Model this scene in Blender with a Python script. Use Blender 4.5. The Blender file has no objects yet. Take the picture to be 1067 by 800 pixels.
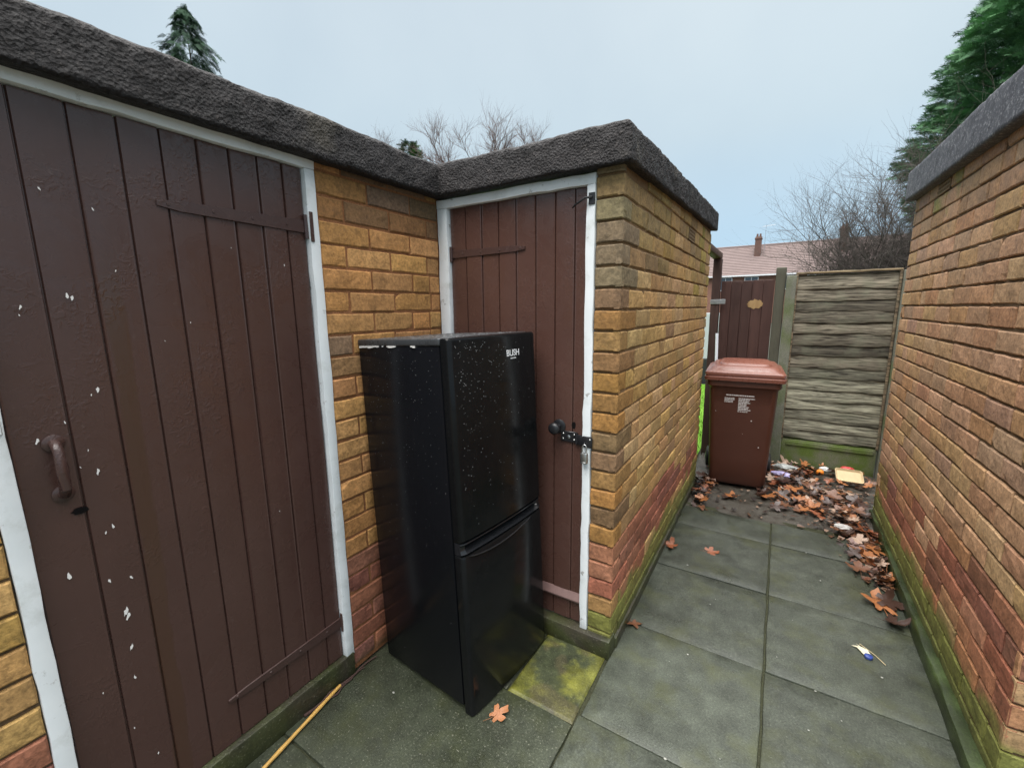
import bpy, bmesh, math, random
import numpy as np
from mathutils import Matrix, Vector
rad = math.radians
S = bpy.context.scene
COL = S.collection
RNG = random.Random(7)
NR = np.random.RandomState(11)

# ------------------------------------------------------------------ camera
cam_d = bpy.data.cameras.new('camera')
cam = bpy.data.objects.new('camera', cam_d); COL.objects.link(cam)
r_ = Vector((0.85032, 0.52615, -0.01084)); u_ = Vector((-0.08138, 0.15181, 0.98505)); d_ = Vector((-0.51993, 0.83673, -0.17191))
mw = Matrix((r_, u_, -d_)).transposed().to_4x4(); mw.translation = Vector((0, 0, 1.58))
cam.matrix_world = mw
cam_d.sensor_fit = 'HORIZONTAL'; cam_d.sensor_width = 36.0
cam_d.lens = 36.0 * 448.2 / 1067
cam_d.clip_start = 0.02; cam_d.clip_end = 2000
S.camera = cam

# ------------------------------------------------------------------ sky, sun, exposure
SUN_EL, SUN_AZ = rad(62), rad(185)
w = bpy.data.worlds.new('World'); S.world = w; w.use_nodes = True
nt = w.node_tree; nt.nodes.clear()
def wn(t, **k):
    n = nt.nodes.new(t)
    for a, b in k.items(): setattr(n, a, b)
    return n
tc = wn('ShaderNodeTexCoord'); sep = wn('ShaderNodeSeparateXYZ'); nt.links.new(tc.outputs['Generated'], sep.inputs[0])
sky = wn('ShaderNodeTexSky', sky_type='NISHITA', sun_disc=False, sun_elevation=SUN_EL, sun_rotation=SUN_AZ)
sky.air_density = 1.0; sky.dust_density = 2.0
skm = wn('ShaderNodeMix', data_type='RGBA', blend_type='MULTIPLY'); skm.inputs['Factor'].default_value = 1
nt.links.new(sky.outputs[0], skm.inputs[6]); skm.inputs[7].default_value = (0.06, 0.06, 0.06, 1)
# overcast: an even cloud layer, brightening towards the zenith
cr = wn('ShaderNodeValToRGB'); e = cr.color_ramp.elements
e[0].position = 0.0; e[0].color = (0.225, 0.345, 0.45, 1)
e[1].position = 1.0; e[1].color = (3.7, 3.62, 3.5, 1)
x = cr.color_ramp.elements.new(0.32); x.color = (0.295, 0.358, 0.397, 1)
x = cr.color_ramp.elements.new(0.60); x.color = (0.345, 0.392, 0.422, 1)
nt.links.new(sep.outputs[2], cr.inputs[0])
nz = wn('ShaderNodeTexNoise'); nz.inputs['Scale'].default_value = 1.6; nz.inputs['Detail'].default_value = 5
nt.links.new(tc.outputs['Generated'], nz.inputs['Vector'])
cr2 = wn('ShaderNodeValToRGB'); cr2.color_ramp.elements[0].position = .3; cr2.color_ramp.elements[0].color = (.90, .92, .945, 1)
cr2.color_ramp.elements[1].position = .7; cr2.color_ramp.elements[1].color = (1.09, 1.075, 1.055, 1)
nt.links.new(nz.outputs[0], cr2.inputs[0])
mm = wn('ShaderNodeMix', data_type='RGBA', blend_type='MULTIPLY'); mm.inputs['Factor'].default_value = 1
nt.links.new(cr.outputs[0], mm.inputs[6]); nt.links.new(cr2.outputs[0], mm.inputs[7])
mx = wn('ShaderNodeMix', data_type='RGBA'); mx.inputs['Factor'].default_value = 0.88
nt.links.new(skm.outputs[2], mx.inputs[6]); nt.links.new(mm.outputs[2], mx.inputs[7])
bg = wn('ShaderNodeBackground'); bg.inputs[1].default_value = 1.0
nt.links.new(mx.outputs[2], bg.inputs[0])
nt.links.new(bg.outputs[0], wn('ShaderNodeOutputWorld').inputs[0])

sun_d = bpy.data.lights.new('sun', 'SUN'); sun_d.energy = 1.5; sun_d.angle = rad(40); sun_d.color = (1, .97, .93)
sun = bpy.data.objects.new('sun', sun_d); COL.objects.link(sun)
sdir = Vector((math.sin(SUN_AZ) * math.cos(SUN_EL), math.cos(SUN_AZ) * math.cos(SUN_EL), math.sin(SUN_EL)))
sun.rotation_euler = (-sdir).to_track_quat('-Z', 'Y').to_euler(); sun.location = (0, 0, 20)
S.view_settings.view_transform = 'Standard'; S.view_settings.look = 'None'
S.view_settings.exposure = 1.1; S.view_settings.gamma = 1.0
S.cycles.max_bounces = 6; S.cycles.diffuse_bounces = 4

# ------------------------------------------------------------------ noise
def vnoise(P, scale, seed=0):
    P = np.asarray(P, float) * scale + 1000.0
    i = np.floor(P).astype(np.int64); f = P - i; f = f * f * (3 - 2 * f)
    def h(a, b, c):
        n = (a * 374761393 + b * 668265263 + c * 2147483647 + seed * 974711) & 0xffffffff
        n = ((n ^ (n >> 13)) * 1274126177) & 0xffffffff
        n = n ^ (n >> 16)
        return (n & 0xffff) / 65535.0
    out = 0
    for a in (0, 1):
        wa = f[..., 0] if a else 1 - f[..., 0]
        for b in (0, 1):
            wb = f[..., 1] if b else 1 - f[..., 1]
            for c in (0, 1):
                wc = f[..., 2] if c else 1 - f[..., 2]
                out = out + wa * wb * wc * h(i[..., 0] + a, i[..., 1] + b, i[..., 2] + c)
    return out
def fbm(P, scale, seed=0, oct=3):
    s = 0; a = 1; t = 0
    for o in range(oct):
        s = s + a * vnoise(P, scale * 2 ** o, seed + o); t += a; a *= .5
    return s / t
def sstep(a, b, x):
    t = np.clip((x - a) / (b - a), 0, 1); return t * t * (3 - 2 * t)

# ------------------------------------------------------------------ materials
class Mt:
    def __init__(s, name, rough=.7, spec=.5, color=(.5, .5, .5), coord='Object'):
        s.m = bpy.data.materials.new(name); s.m.use_nodes = True
        s.nt = s.m.node_tree; s.b = s.nt.nodes['Principled BSDF']
        s.b.inputs['Roughness'].default_value = rough
        s.b.inputs['Specular IOR Level'].default_value = spec
        s.b.inputs['Base Color'].default_value = (*color, 1)
        s.tc = s.nt.nodes.new('ShaderNodeTexCoord'); s.co = s.tc.outputs[coord]
        s.nrm = None
    def _set(s, sock, v):
        if hasattr(v, 'links'): s.nt.links.new(v, sock)
        elif isinstance(v, tuple) and len(v) == 3 and sock.type == 'RGBA': sock.default_value = (*v, 1)
        else: sock.default_value = v
    def noise(s, scale, detail=4, rough=.55, stretch=None, dist=0):
        n = s.nt.nodes.new('ShaderNodeTexNoise')
        n.inputs['Scale'].default_value = scale; n.inputs['Detail'].default_value = detail
        n.inputs['Roughness'].default_value = rough; n.inputs['Distortion'].default_value = dist
        co = s.co
        if stretch:
            m = s.nt.nodes.new('ShaderNodeMapping'); m.inputs['Scale'].default_value = stretch
            s.nt.links.new(co, m.inputs[0]); co = m.outputs[0]
        s.nt.links.new(co, n.inputs['Vector']); return n.outputs[0]
    def voro(s, scale, feature='F1', out=0):
        n = s.nt.nodes.new('ShaderNodeTexVoronoi'); n.inputs['Scale'].default_value = scale; n.feature = feature
        s.nt.links.new(s.co, n.inputs['Vector']); return n.outputs[out]
    def ramp(s, fac, *st):
        n = s.nt.nodes.new('ShaderNodeValToRGB'); el = n.color_ramp.elements
        while len(el) < len(st): el.new(.5)
        for i, (p, c) in enumerate(st):
            el[i].position = p
            el[i].color = (c, c, c, 1) if not isinstance(c, tuple) else (*c, 1)
        s._set(n.inputs[0], fac); return n.outputs[0]
    def mix(s, fac, a, b, blend='MIX'):
        n = s.nt.nodes.new('ShaderNodeMix'); n.data_type = 'RGBA'; n.blend_type = blend
        s._set(n.inputs[0], fac); s._set(n.inputs[6], a); s._set(n.inputs[7], b); return n.outputs[2]
    def math(s, op, a, b=0.0, c=0.0):
        n = s.nt.nodes.new('ShaderNodeMath'); n.operation = op
        s._set(n.inputs[0], a); s._set(n.inputs[1], b); s._set(n.inputs[2], c); return n.outputs[0]
    def attr(s, name, out=0):
        n = s.nt.nodes.new('ShaderNodeAttribute'); n.attribute_name = name; return n.outputs[out]
    def pos(s):
        n = s.nt.nodes.new('ShaderNodeSeparateXYZ'); s.nt.links.new(s.co, n.inputs[0]); return n.outputs
    def bump(s, h, strength=.3, dist=.005):
        n = s.nt.nodes.new('ShaderNodeBump'); n.inputs['Strength'].default_value = strength; n.inputs['Distance'].default_value = dist
        s.nt.links.new(h, n.inputs['Height'])
        if s.nrm: s.nt.links.new(s.nrm, n.inputs['Normal'])
        s.nrm = n.outputs[0]; s.nt.links.new(s.nrm, s.b.inputs['Normal'])
    def color(s, c): s._set(s.b.inputs['Base Color'], c)
    def rough(s, r): s._set(s.b.inputs['Roughness'], r)

def simple(name, color, rough=.6, spec=.5, var=.25, scale=40, metal=0, bump=0):
    m = Mt(name, rough, spec)
    n = m.noise(scale, 4)
    m.color(m.mix(n, tuple(c * (1 - var) for c in color), tuple(min(1, c * (1 + var)) for c in color)))
    m.b.inputs['Metallic'].default_value = metal
    if bump: m.bump(n, bump, .002)
    return m.m

# brick: base colour comes per vertex (each brick's own clay), grain on top
m = Mt('brick', .82, .3)
bc = m.attr('bcol')
g1 = m.noise(14, 5, .6); g2 = m.noise(85, 4, .7); g3 = m.noise(30, 5, .7)
c = m.mix(1.0, bc, m.ramp(g1, (.25, .74), (.5, 1.0), (.75, 1.25)), 'MULTIPLY')
c = m.mix(1.0, c, m.ramp(g2, (.3, .62), (.5, 1.0), (.7, 1.35)), 'MULTIPLY')
c = m.mix(m.ramp(g3, (.54, 0), (.70, .62)), c, m.mix(1.0, bc, (.38, .38, .42), 'MULTIPLY'))
c = m.mix(m.ramp(m.noise(32, 4, .6), (.60, 0), (.74, .5)), c, m.mix(1.0, bc, (1.5, 1.35, 1.2), 'MULTIPLY'))
m.color(c); m.rough(m.ramp(g1, (.3, .62), (.7, .88)))
m.bump(g2, .55, .003); m.bump(g3, .35, .004)
M_BRICK = m.m
def mortar(name, a, b):
    m = Mt(name, .9, .2); n = m.noise(25, 5); n2 = m.noise(160, 3)
    m.color(m.mix(1.0, m.mix(n, a, b), m.ramp(n2, (.3, .7), (.7, 1.15)), 'MULTIPLY')); m.bump(n2, .7, .004); return m.m
M_MORT_ORANGE = mortar('mortar_orange', (.20, .085, .035), (.33, .15, .07))
M_MORT_DARK = mortar('mortar_brown', (.075, .05, .03), (.19, .125, .07))
M_MORT_SAND = mortar('mortar_sand', (.16, .10, .055), (.30, .19, .10))

# felt roofing, tarry and granular
m = Mt('roof_felt', .72, .4)
n1 = m.noise(16, 5, .7); n2 = m.noise(60, 5, .75); v = m.voro(110)
c = m.mix(n1, (.008, .007, .0075), (.036, .030, .030))
c = m.mix(m.ramp(n2, (.57, 0), (.66, .8)), c, (.12, .105, .10))
c = m.mix(m.ramp(m.noise(3.2, 4), (.62, 0), (.72, .5)), c, (.10, .085, .06))
m.color(c); m.rough(m.ramp(n2, (.3, .45), (.7, .85)))
m.bump(n2, 1.0, .016); m.bump(v, .8, .008)
M_FELT = m.m
m = Mt('roof_edge_grey', .7, .4)
n1 = m.noise(18, 5, .7); n2 = m.noise(70, 4, .75)
c = m.mix(n1, (.035, .035, .042), (.11, .11, .125))
c = m.mix(m.ramp(n2, (.54, 0), (.62, .85)), c, (.25, .25, .26))
m.color(c); m.bump(n2, .7, .006)
M_EDGE = m.m

# brown gloss paint, brushed over boards
def paint_brown(name, a, b, stain=False):
    m = Mt(name, .28, .5)
    n = m.noise(3.5, 4, .6); n2 = m.noise(38, 4, .6, stretch=(1, 1, .12)); n3 = m.noise(9, 4, .6, dist=1.5)
    c = m.mix(n, a, b)
    c = m.mix(m.ramp(m.noise(60, 3, .7), (.66, 0), (.76, .35)), c, (.14, .10, .09))
    if stain:
        p = m.pos()
        wob = m.noise(7, 3)
        ctr = m.math('ADD', p[1], m.math('MULTIPLY', m.math('SUBTRACT', p[2], 1.2), -.012))
        dd = m.math('ABSOLUTE', m.math('SUBTRACT', m.math('ADD', ctr, m.math('MULTIPLY', wob, .03)), .443))
        band = m.math('MULTIPLY', m.ramp(dd, (.018, 1), (.024, 0)), m.ramp(p[2], (.02, .8), (.9, .8)))
        vfade = m.ramp(m.math('SUBTRACT', p[2], .9), (.72, 1), (.86, 0))
        c = m.mix(m.math('MULTIPLY', band, vfade), c, (.060, .030, .019))
        m.rough(m.mix(m.math('MULTIPLY', band, vfade), m.ramp(n3, (.3, .20), (.7, .38)), (.16, .16, .16)))
    else:
        m.rough(m.ramp(n3, (.3, .17), (.7, .36)))
    m.color(c); m.bump(n2, .22, .002); m.bump(n3, .10, .004)
    bl = m.math('MULTIPLY', m.ramp(m.noise(55, 3, .5, dist=1.2), (.50, 0), (.62, 1)), m.ramp(m.noise(5.5, 3), (.52, 0), (.62, 1)))
    m.bump(bl, .28, .002)
    return m.m
M_PAINT = paint_brown('brown_paint', (.054, .027, .022), (.076, .040, .033), True)
M_PAINT2 = paint_brown('brown_paint_dry', (.066, .031, .024), (.090, .046, .036))
M_IRONP = paint_brown('brown_painted_iron', (.045, .024, .021), (.068, .038, .033))
m = Mt('white_paint', .5, .5)
n = m.noise(22, 5, .65); n2 = m.noise(6, 4)
c = m.mix(n2, (.62, .66, .68), (.80, .82, .83))
c = m.mix(m.ramp(n, (.63, 0), (.70, .8)), c, (.23, .21, .19))
c = m.mix(m.ramp(m.noise(9, 6, .7), (.52, 0), (.75, .5)), c, (.36, .37, .33))
m.color(c); m.bump(n, .3, .002); M_WHITE = m.m
M_CHIP = simple('bare_primer', (.72, .70, .68), .7, .3, .15)
M_DARK = simple('dark_void', (.006, .005, .005), .9, .1)
M_BLACKIRON = simple('black_iron', (.012, .012, .014), .38, .5, .3, 60)
M_STEEL = simple('steel', (.55, .55, .55), .35, .5, .15, 80, 1.0)
M_BRASS = simple('brass', (.55, .45, .25), .35, .5, .2, 50, 1.0)

# concrete (paving / sills) : per-vertex tint in bcol, alpha channel = exposed aggregate and moss
m = Mt('paving_concrete', .55, .45)
bc = m.attr('bcol'); al = m.attr('bcol', 3)
n1 = m.noise(2.2, 6, .62); n2 = m.noise(11, 5, .62); n3 = m.noise(140, 4, .7); v = m.voro(95, 'F1', 0)
c = m.mix(1.0, bc, m.ramp(n1, (.28, .74), (.5, 1.0), (.72, 1.22)), 'MULTIPLY')
c = m.mix(1.0, c, m.ramp(n2, (.3, .65), (.7, 1.3)), 'MULTIPLY')
c = m.mix(1.0, c, m.ramp(n3, (.3, .60), (.7, 1.42)), 'MULTIPLY')
c = m.mix(m.ramp(m.noise(5, 5, .6), (.50, 0), (.68, .5)), c, m.mix(1.0, bc, (1.25, 1.2, .62), 'MULTIPLY'))
c = m.mix(m.math('MULTIPLY', m.ramp(n3, (.62, 0), (.68, 1)), m.math('MULTIPLY', al, .6)), c, (.30, .29, .24))
c = m.mix(m.ramp(m.noise(24, 3, .5), (.73, 0), (.76, .5)), c, (.03, .03, .026))
m.color(c); m.rough(m.ramp(n1, (.32, .20), (.62, .60)))
m.bump(n3, .5, .003); m.bump(n2, .25, .004)
M_SLAB = m.m
m = Mt('soil', .8, .3); n = m.noise(20, 6, .7); n2 = m.noise(130, 3)
m.color(m.mix(n, (.014, .014, .008), (.055, .06, .028))); m.rough(m.ramp(n, (.3, .35), (.7, .9))); m.bump(n, .8, .02); m.bump(n2, .8, .006); M_SOIL = m.m
m = Mt('yard_concrete', .5, .45); n = m.noise(5, 6, .65); n2 = m.noise(120, 4, .7); n3 = m.noise(16, 5)
c = m.mix(n, (.026, .023, .018), (.095, .086, .070)); c = m.mix(m.ramp(n2, (.60, 0), (.68, .6)), c, (.26, .24, .21))
c = m.mix(m.ramp(n3, (.55, 0), (.68, .75)), c, (.030, .020, .014))
m.color(c); m.rough(m.ramp(n, (.3, .25), (.65, .7))); m.bump(n2, .8, .006); M_YARD = m.m
m = Mt('moss', .9, .2); n = m.noise(30, 5); m.color(m.mix(n, (.03, .045, .012), (.12, .14, .02))); m.bump(m.noise(200, 3), .8, .005); M_MOSS = m.m
m = Mt('grass', .8, .25); n = m.noise(.6, 5); m.color(m.mix(n, (.045, .048, .036), (.085, .088, .068))); M_GRASS = m.m

# ------------------------------------------------------------------ mesh collecting
class B:
    def __init__(s): s.v = []; s.f = []; s.c = []; s.mi = []; s.n = 0
    def add(s, V, F, col=(1, 1, 1, 1), mi=0):
        V = np.asarray(V, float).reshape(-1, 3)
        s.v.append(V)
        C = np.asarray(col, float)
        if C.ndim == 1: C = np.tile(C if len(C) == 4 else np.append(C, 1), (len(V), 1))
        elif C.shape[1] == 3: C = np.hstack([C, np.ones((len(C), 1))])
        s.c.append(C)
        o = s.n
        s.f += [tuple(i + o for i in q) for q in F]; s.mi += [mi] * len(F)
        s.n += len(V)
    def box(s, a, b, col=(1, 1, 1, 1), mi=0, tf=None):
        (x0, y0, z0), (x1, y1, z1) = a, b
        V = [(x0, y0, z0), (x1, y0, z0), (x1, y1, z0), (x0, y1, z0), (x0, y0, z1), (x1, y0, z1), (x1, y1, z1), (x0, y1, z1)]
        if tf: V = [tf(*p) for p in V]
        s.add(V, [(0, 3, 2, 1), (4, 5, 6, 7), (0, 1, 5, 4), (1, 2, 6, 5), (2, 3, 7, 6), (3, 0, 4, 7)], col, mi)
    def rbox(s, a, b, bev=.003, seg=2, mi=0, tf=None, col=(1, 1, 1, 1), noise=0, div=0):
        bm = bmesh.new()
        bmesh.ops.create_cube(bm, size=1)
        a = Vector(a); b = Vector(b); ce = (a + b) / 2; sz = b - a
        for vv in bm.verts: vv.co = Vector((vv.co.x * sz.x, vv.co.y * sz.y, vv.co.z * sz.z)) + ce
        if div:
            for _ in range(div):
                es = [e for e in bm.edges if e.calc_length() > .09]
                if not es: break
                bmesh.ops.subdivide_edges(bm, edges=es, cuts=1, use_grid_fill=True)
        if bev:
            es = [e for e in bm.edges if len(e.link_faces) == 2 and e.calc_face_angle() > .5]
            bmesh.ops.bevel(bm, geom=es, offset=bev, segments=seg, profile=.5, affect='EDGES')
        V = np.array([tuple(q.co) for q in bm.verts])
        if noise: V = V + (np.stack([vnoise(V, 14, 31 + k) for k in range(3)], 1) - .5) * 2 * noise
        if tf: V = np.array([tf(*p) for p in V])
        bm.verts.index_update()
        F = [tuple(q.index for q in f.verts) for f in bm.faces]
        bm.free(); s.add(V, F, col, mi)
    def tube(s, pts, radii, seg=8, mi=0, cap=True, col=(1, 1, 1, 1)):
        pts = [Vector(p) for p in pts]
        if not hasattr(radii, '__len__'): radii = [radii] * len(pts)
        V = []; F = []
        up = Vector((0.13, .21, .97)).normalized()
        for i, p in enumerate(pts):
            t = (pts[min(i + 1, len(pts) - 1)] - pts[max(i - 1, 0)])
            t = t.normalized() if t.length > 1e-9 else Vector((0, 0, 1))
            a = t.cross(up)
            if a.length < .05: a = t.cross(Vector((1, 0, 0)))
            a.normalize(); bb = t.cross(a)
            for k in range(seg):
                q = 2 * math.pi * k / seg
                V.append(tuple(p + (a * math.cos(q) + bb * math.sin(q)) * radii[i]))
        for i in range(len(pts) - 1):
            for k in range(seg):
                k2 = (k + 1) % seg
                F.append((i * seg + k, i * seg + k2, (i + 1) * seg + k2, (i + 1) * seg + k))
        if cap:
            F.append(tuple(range(seg))[::-1]); F.append(tuple((len(pts) - 1) * seg + k for k in range(seg)))
        s.add(V, F, col, mi)
    def loft(s, loops, mi=0, col=(1, 1, 1, 1), cap0=True, cap1=True):
        n = len(loops[0]); V = [p for l in loops for p in l]; F = []
        for i in range(len(loops) - 1):
            for k in range(n):
                k2 = (k + 1) % n
                F.append((i * n + k, i * n + k2, (i + 1) * n + k2, (i + 1) * n + k))
        if cap0: F.append(tuple(range(n))[::-1])
        if cap1: F.append(tuple((len(loops) - 1) * n + k for k in range(n)))
        s.add(V, F, col, mi)
    def grid(s, P, mi=0, col=(1, 1, 1, 1)):
        P = np.asarray(P); a, b = P.shape[:2]
        F = [(i * b + j, i * b + j + 1, (i + 1) * b + j + 1, (i + 1) * b + j) for i in range(a - 1) for j in range(b - 1)]
        s.add(P.reshape(-1, 3), F, col if np.ndim(col) == 1 else np.asarray(col).reshape(a * b, -1), mi)
    def mesh(s, name, mats, smooth=False):
        me = bpy.data.meshes.new(name)
        V = np.vstack(s.v)
        me.from_pydata(V.tolist(), [], s.f)
        for q in (mats if isinstance(mats, (list, tuple)) else [mats]): me.materials.append(q)
        me.polygons.foreach_set('material_index', s.mi)
        if smooth is not False: me.polygons.foreach_set('use_smooth', [True] * len(s.f))
        ca = me.color_attributes.new('bcol', 'FLOAT_COLOR', 'POINT')
        ca.data.foreach_set('color', np.vstack(s.c).ravel())
        me.update()
        if smooth not in (False, True): me.set_sharp_from_angle(angle=rad(smooth))
        return me
    def build(s, name, mats, parent=None, smooth=False, fixn=False):
        me = s.mesh(name, mats, smooth)
        if fixn:
            bm = bmesh.new(); bm.from_mesh(me); bmesh.ops.recalc_face_normals(bm, faces=bm.faces); bm.to_mesh(me); bm.free()
        o = bpy.data.objects.new(name, me); COL.objects.link(o)
        if parent is not None:
            o.parent = parent
            if parent.type == 'EMPTY': o.matrix_parent_inverse = Matrix.Translation(-parent.location)
        return o
def tag(o, label=None, cat=None, group=None, kind=None):
    if label: o['label'] = label
    if cat: o['category'] = cat
    if group: o['group'] = group
    if kind: o['kind'] = kind
    return o
def thing(name, loc, label, cat, group=None):
    o = bpy.data.objects.new(name, None); COL.objects.link(o); o.location = loc; o.empty_display_size = .1
    return tag(o, label, cat, group)

# ------------------------------------------------------------------ bricks
PITCH, ZJ = .0865, .0155
def V3(*a): return np.array(a, float)
def bricks(b, O, U, N, u0, u1, z0, z1, colf, seed, first=None, avoid=None, parity=0, vent=None):
    """individual bricks with rounded worn edges on a plane through O; U along, N outward."""
    rg = random.Random(seed)
    O = V3(*O); U = V3(*U); N = V3(*N); Zv = V3(0, 0, 1)
    k = int(math.floor((z0 - ZJ) / PITCH)) - 1
    while True:
        za = ZJ + k * PITCH + .0042; zb = za + PITCH - .0084; kk = k; k += 1
        if za > z1: break
        if zb < z0 + .01: continue
        za, zb = max(za, z0), min(zb, z1)
        if zb - za < .012: continue
        u = u0
        L = .228 if (kk + parity) % 2 else .109
        if first: L = first(kk)
        i = 0
        cuts = []
        while u < u1 - .012:
            e2 = min(u + L, u1)
            if u1 - e2 < .03: e2 = u1
            cuts.append((u, e2)); u = e2 + .0085
            L = .228 + rg.uniform(-.006, .006)
            if rg.random() < .12: L = .109
        if vent and kk == vent[0]:
            c2 = []
            for (ua, ub) in cuts:
                if ub <= vent[1] or ua >= vent[2]: c2.append((ua, ub))
                else:
                    if ua < vent[1] - .03: c2.append((ua, vent[1] - .008))
                    if ub > vent[2] + .03: c2.append((vent[2] + .008, ub))
            cuts = c2
        for i, (ua, ub) in enumerate(cuts):
            if avoid and avoid(ua, ub, za, zb): continue
            if ub - ua < .01: continue
            dz = rg.uniform(-.0015, .0015); a0, a1 = za + dz + rg.uniform(0, .002), zb + dz - rg.uniform(0, .002)
            l = ub - ua; h = a1 - a0; r = min(.0032, l * .2, h * .2)
            su = [0, r * .45, r * 1.4]; m_ = max(1, int(l / .035))
            su += [r * 1.4 + (l - 2.8 * r) * q / m_ for q in range(1, m_)] + [l - r * 1.4, l - r * .45, l]
            sz = [0, r * .45, r * 1.4, h * .36, h * .64, h - r * 1.4, h - r * .45, h]
            Ug, Zg = np.meshgrid(np.array(su), np.array(sz), indexing='ij')
            ed = np.minimum(np.minimum(Ug, l - Ug), np.minimum(Zg, h - Zg))
            prot = rg.uniform(-.002, .002)
            P = O + (ua + Ug)[..., None] * U + (a0 + Zg)[..., None] * Zv
            rn = fbm(P, 38, seed % 50, 2) - .5
            d = prot - .0035 * (1 - sstep(0, r * 1.5, ed)) + rn * .005 - .002 * (1 - sstep(0, .014, ed)) * fbm(P, 25, 3, 2)
            d = d + (Ug / l - .5) * rg.uniform(-.002, .002)
            if rg.random() < .10:   # knocked corner
                cu, cz = (0 if rg.random() < .5 else l), (0 if rg.random() < .5 else h)
                d = d - .009 * (1 - sstep(0, rg.uniform(.015, .04), np.hypot(Ug - cu, Zg - cz)))
            # ragged outline
            P = P + ((vnoise(P, 60, 5) - .5) * .004)[..., None] * Zv + ((vnoise(P, 60, 6) - .5) * .004)[..., None] * U
            P = P + d[..., None] * N
            base = colf(kk, (ua + ub) / 2, (za + zb) / 2, i, rg)
            C = base(P) if callable(base) else np.tile(np.array(base), P.shape[:2] + (1,))
            b.grid(P, 0, C)
            na, nb_ = P.shape[:2]
            ring = [(q, 0) for q in range(na)] + [(na - 1, q) for q in range(1, nb_)] + [(q, nb_ - 1) for q in range(na - 2, -1, -1)] + [(0, q) for q in range(nb_ - 2, 0, -1)]
            R1 = np.array([P[q] for q in ring]); RC = np.array([C[q] for q in ring])
            R0 = R1 - N * .022
            n = len(ring)
            b.add(np.vstack([R1, R0]), [(q, n + q, n + (q + 1) % n, (q + 1) % n) for q in range(n)], np.vstack([RC, RC]), 0)
def jit(c, rg, s=.14):
    f = 1 + rg.uniform(-s, s); return np.array([c[0] * f, c[1] * f * (1 + rg.uniform(-.06, .06)), c[2] * f * (1 + rg.uniform(-.1, .1))])
RED = [(0.280, 0.108, 0.063), (0.235, 0.090, 0.057), (0.314, 0.138, 0.075), (0.224, 0.096, 0.063)]
OCH = [(0.433, 0.221, 0.081), (0.381, 0.191, 0.071), (0.474, 0.250, 0.095), (0.402, 0.201, 0.076), (0.319, 0.176, 0.081), (0.227, 0.142, 0.081)]
SID = [(0.414, 0.256, 0.106), (0.373, 0.228, 0.088), (0.343, 0.208, 0.092), (0.424, 0.276, 0.129), (0.303, 0.194, 0.092)]
RGT = [(0.404, 0.247, 0.135), (0.373, 0.227, 0.121), (0.343, 0.216, 0.131), (0.434, 0.272, 0.150), (0.373, 0.211, 0.111)]
MOSSC = np.array((.15, .16, .038)); MOSSD = np.array((.032, .045, .016))
def mossy(base, zt, amount=.85, seed=3, wid=.12):
    def f(P):
        n = fbm(P, 9, seed, 3); n2 = fbm(P, 30, seed + 9, 2)
        w_ = amount * sstep(.40, .60, n + (zt - P[..., 2]) / wid * .5)
        t = sstep(.02, .14, P[..., 2])[..., None]
        mc = (MOSSD * (1 - t) + MOSSC * t) * (.6 + .8 * n2[..., None])
        return base * (1 - w_[..., None]) + mc * w_[..., None]
    return f
def col_left(k, u, z, i, rg):
    if z < .50: return mossy(jit(rg.choice(RED), rg), .05, .6)
    c = rg.choice(OCH[:4] if z < 1.9 and rg.random() < .75 else OCH)
    c = jit(c, rg)
    if u < .2: c = c * np.array((1.05, 1.25, 1.15))
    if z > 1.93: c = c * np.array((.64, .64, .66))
    return c
def corner_col(k):
    rg = random.Random(900 + k); z = ZJ + (k + .5) * PITCH
    if z < .17: return mossy(jit((.22, .16, .05), rg), .28, .85)
    if z < .28: return jit((.27, .15, .06), rg)
    if .28 <= z < .54: return jit(rg.choice(RED), rg)
    if z > 1.65: return jit(rg.choice([(.21, .165, .085), (.24, .18, .09), (.19, .145, .09), (.28, .19, .08)]), rg)
    return jit(rg.choice([(.30, .155, .05), (.25, .14, .055), (.34, .175, .055), (.19, .12, .06)]), rg)
def col_front(k, u, z, i, rg): return corner_col(k)
def col_side(k, u, z, i, rg):
    if i == 0:
        c = corner_col(k)
        return c
    if z < .12: return mossy(jit((.20, .14, .06), rg), .3, .9)
    if z < .29: return mossy(jit(rg.choice([RED[0], SID[0], RED[2]]), rg), .22, .85)
    if z < .55 - (.10 if u > 1.3 else 0) and rg.random() < .86: return mossy(jit(rg.choice(RED), rg), .16, .5)
    c = jit(rg.choice(SID), rg)
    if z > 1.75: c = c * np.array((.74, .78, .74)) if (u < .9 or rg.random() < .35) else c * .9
    if 1.55 < u < 2.3 and z > 1.7 and rg.random() < .35: c = c * np.array((.82, .95, .60))
    return c
def col_right(k, u, z, i, rg):
    if z < .17: return mossy(jit((.15, .11, .06), rg), .27, .9, 8)
    if z < .27: return mossy(jit(rg.choice([(.33, .17, .07), RED[2], (.3, .2, .09)]), rg), .22, .8, 8)
    top = .62 if u < .9 else (.54 if u < 1.5 else .46)
    if z < top and rg.random() < .94: return mossy(jit(rg.choice(RED + [(.33, .16, .08), (.34, .17, .09)]), rg), .15 + (.3 if u > 1.95 else 0), .55, 8)
    c = jit(rg.choice(RGT), rg, .10)
    if 1.35 < u < 1.75 and z > 1.98 and rg.random() < .75:
        cc = c
        return lambda P: cc * (1 - .75 * sstep(.45, .6, fbm(P, 8, 4))[..., None]) + MOSSC * 1.2 * .75 * sstep(.45, .6, fbm(P, 8, 4))[..., None]
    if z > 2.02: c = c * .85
    return c

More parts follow.
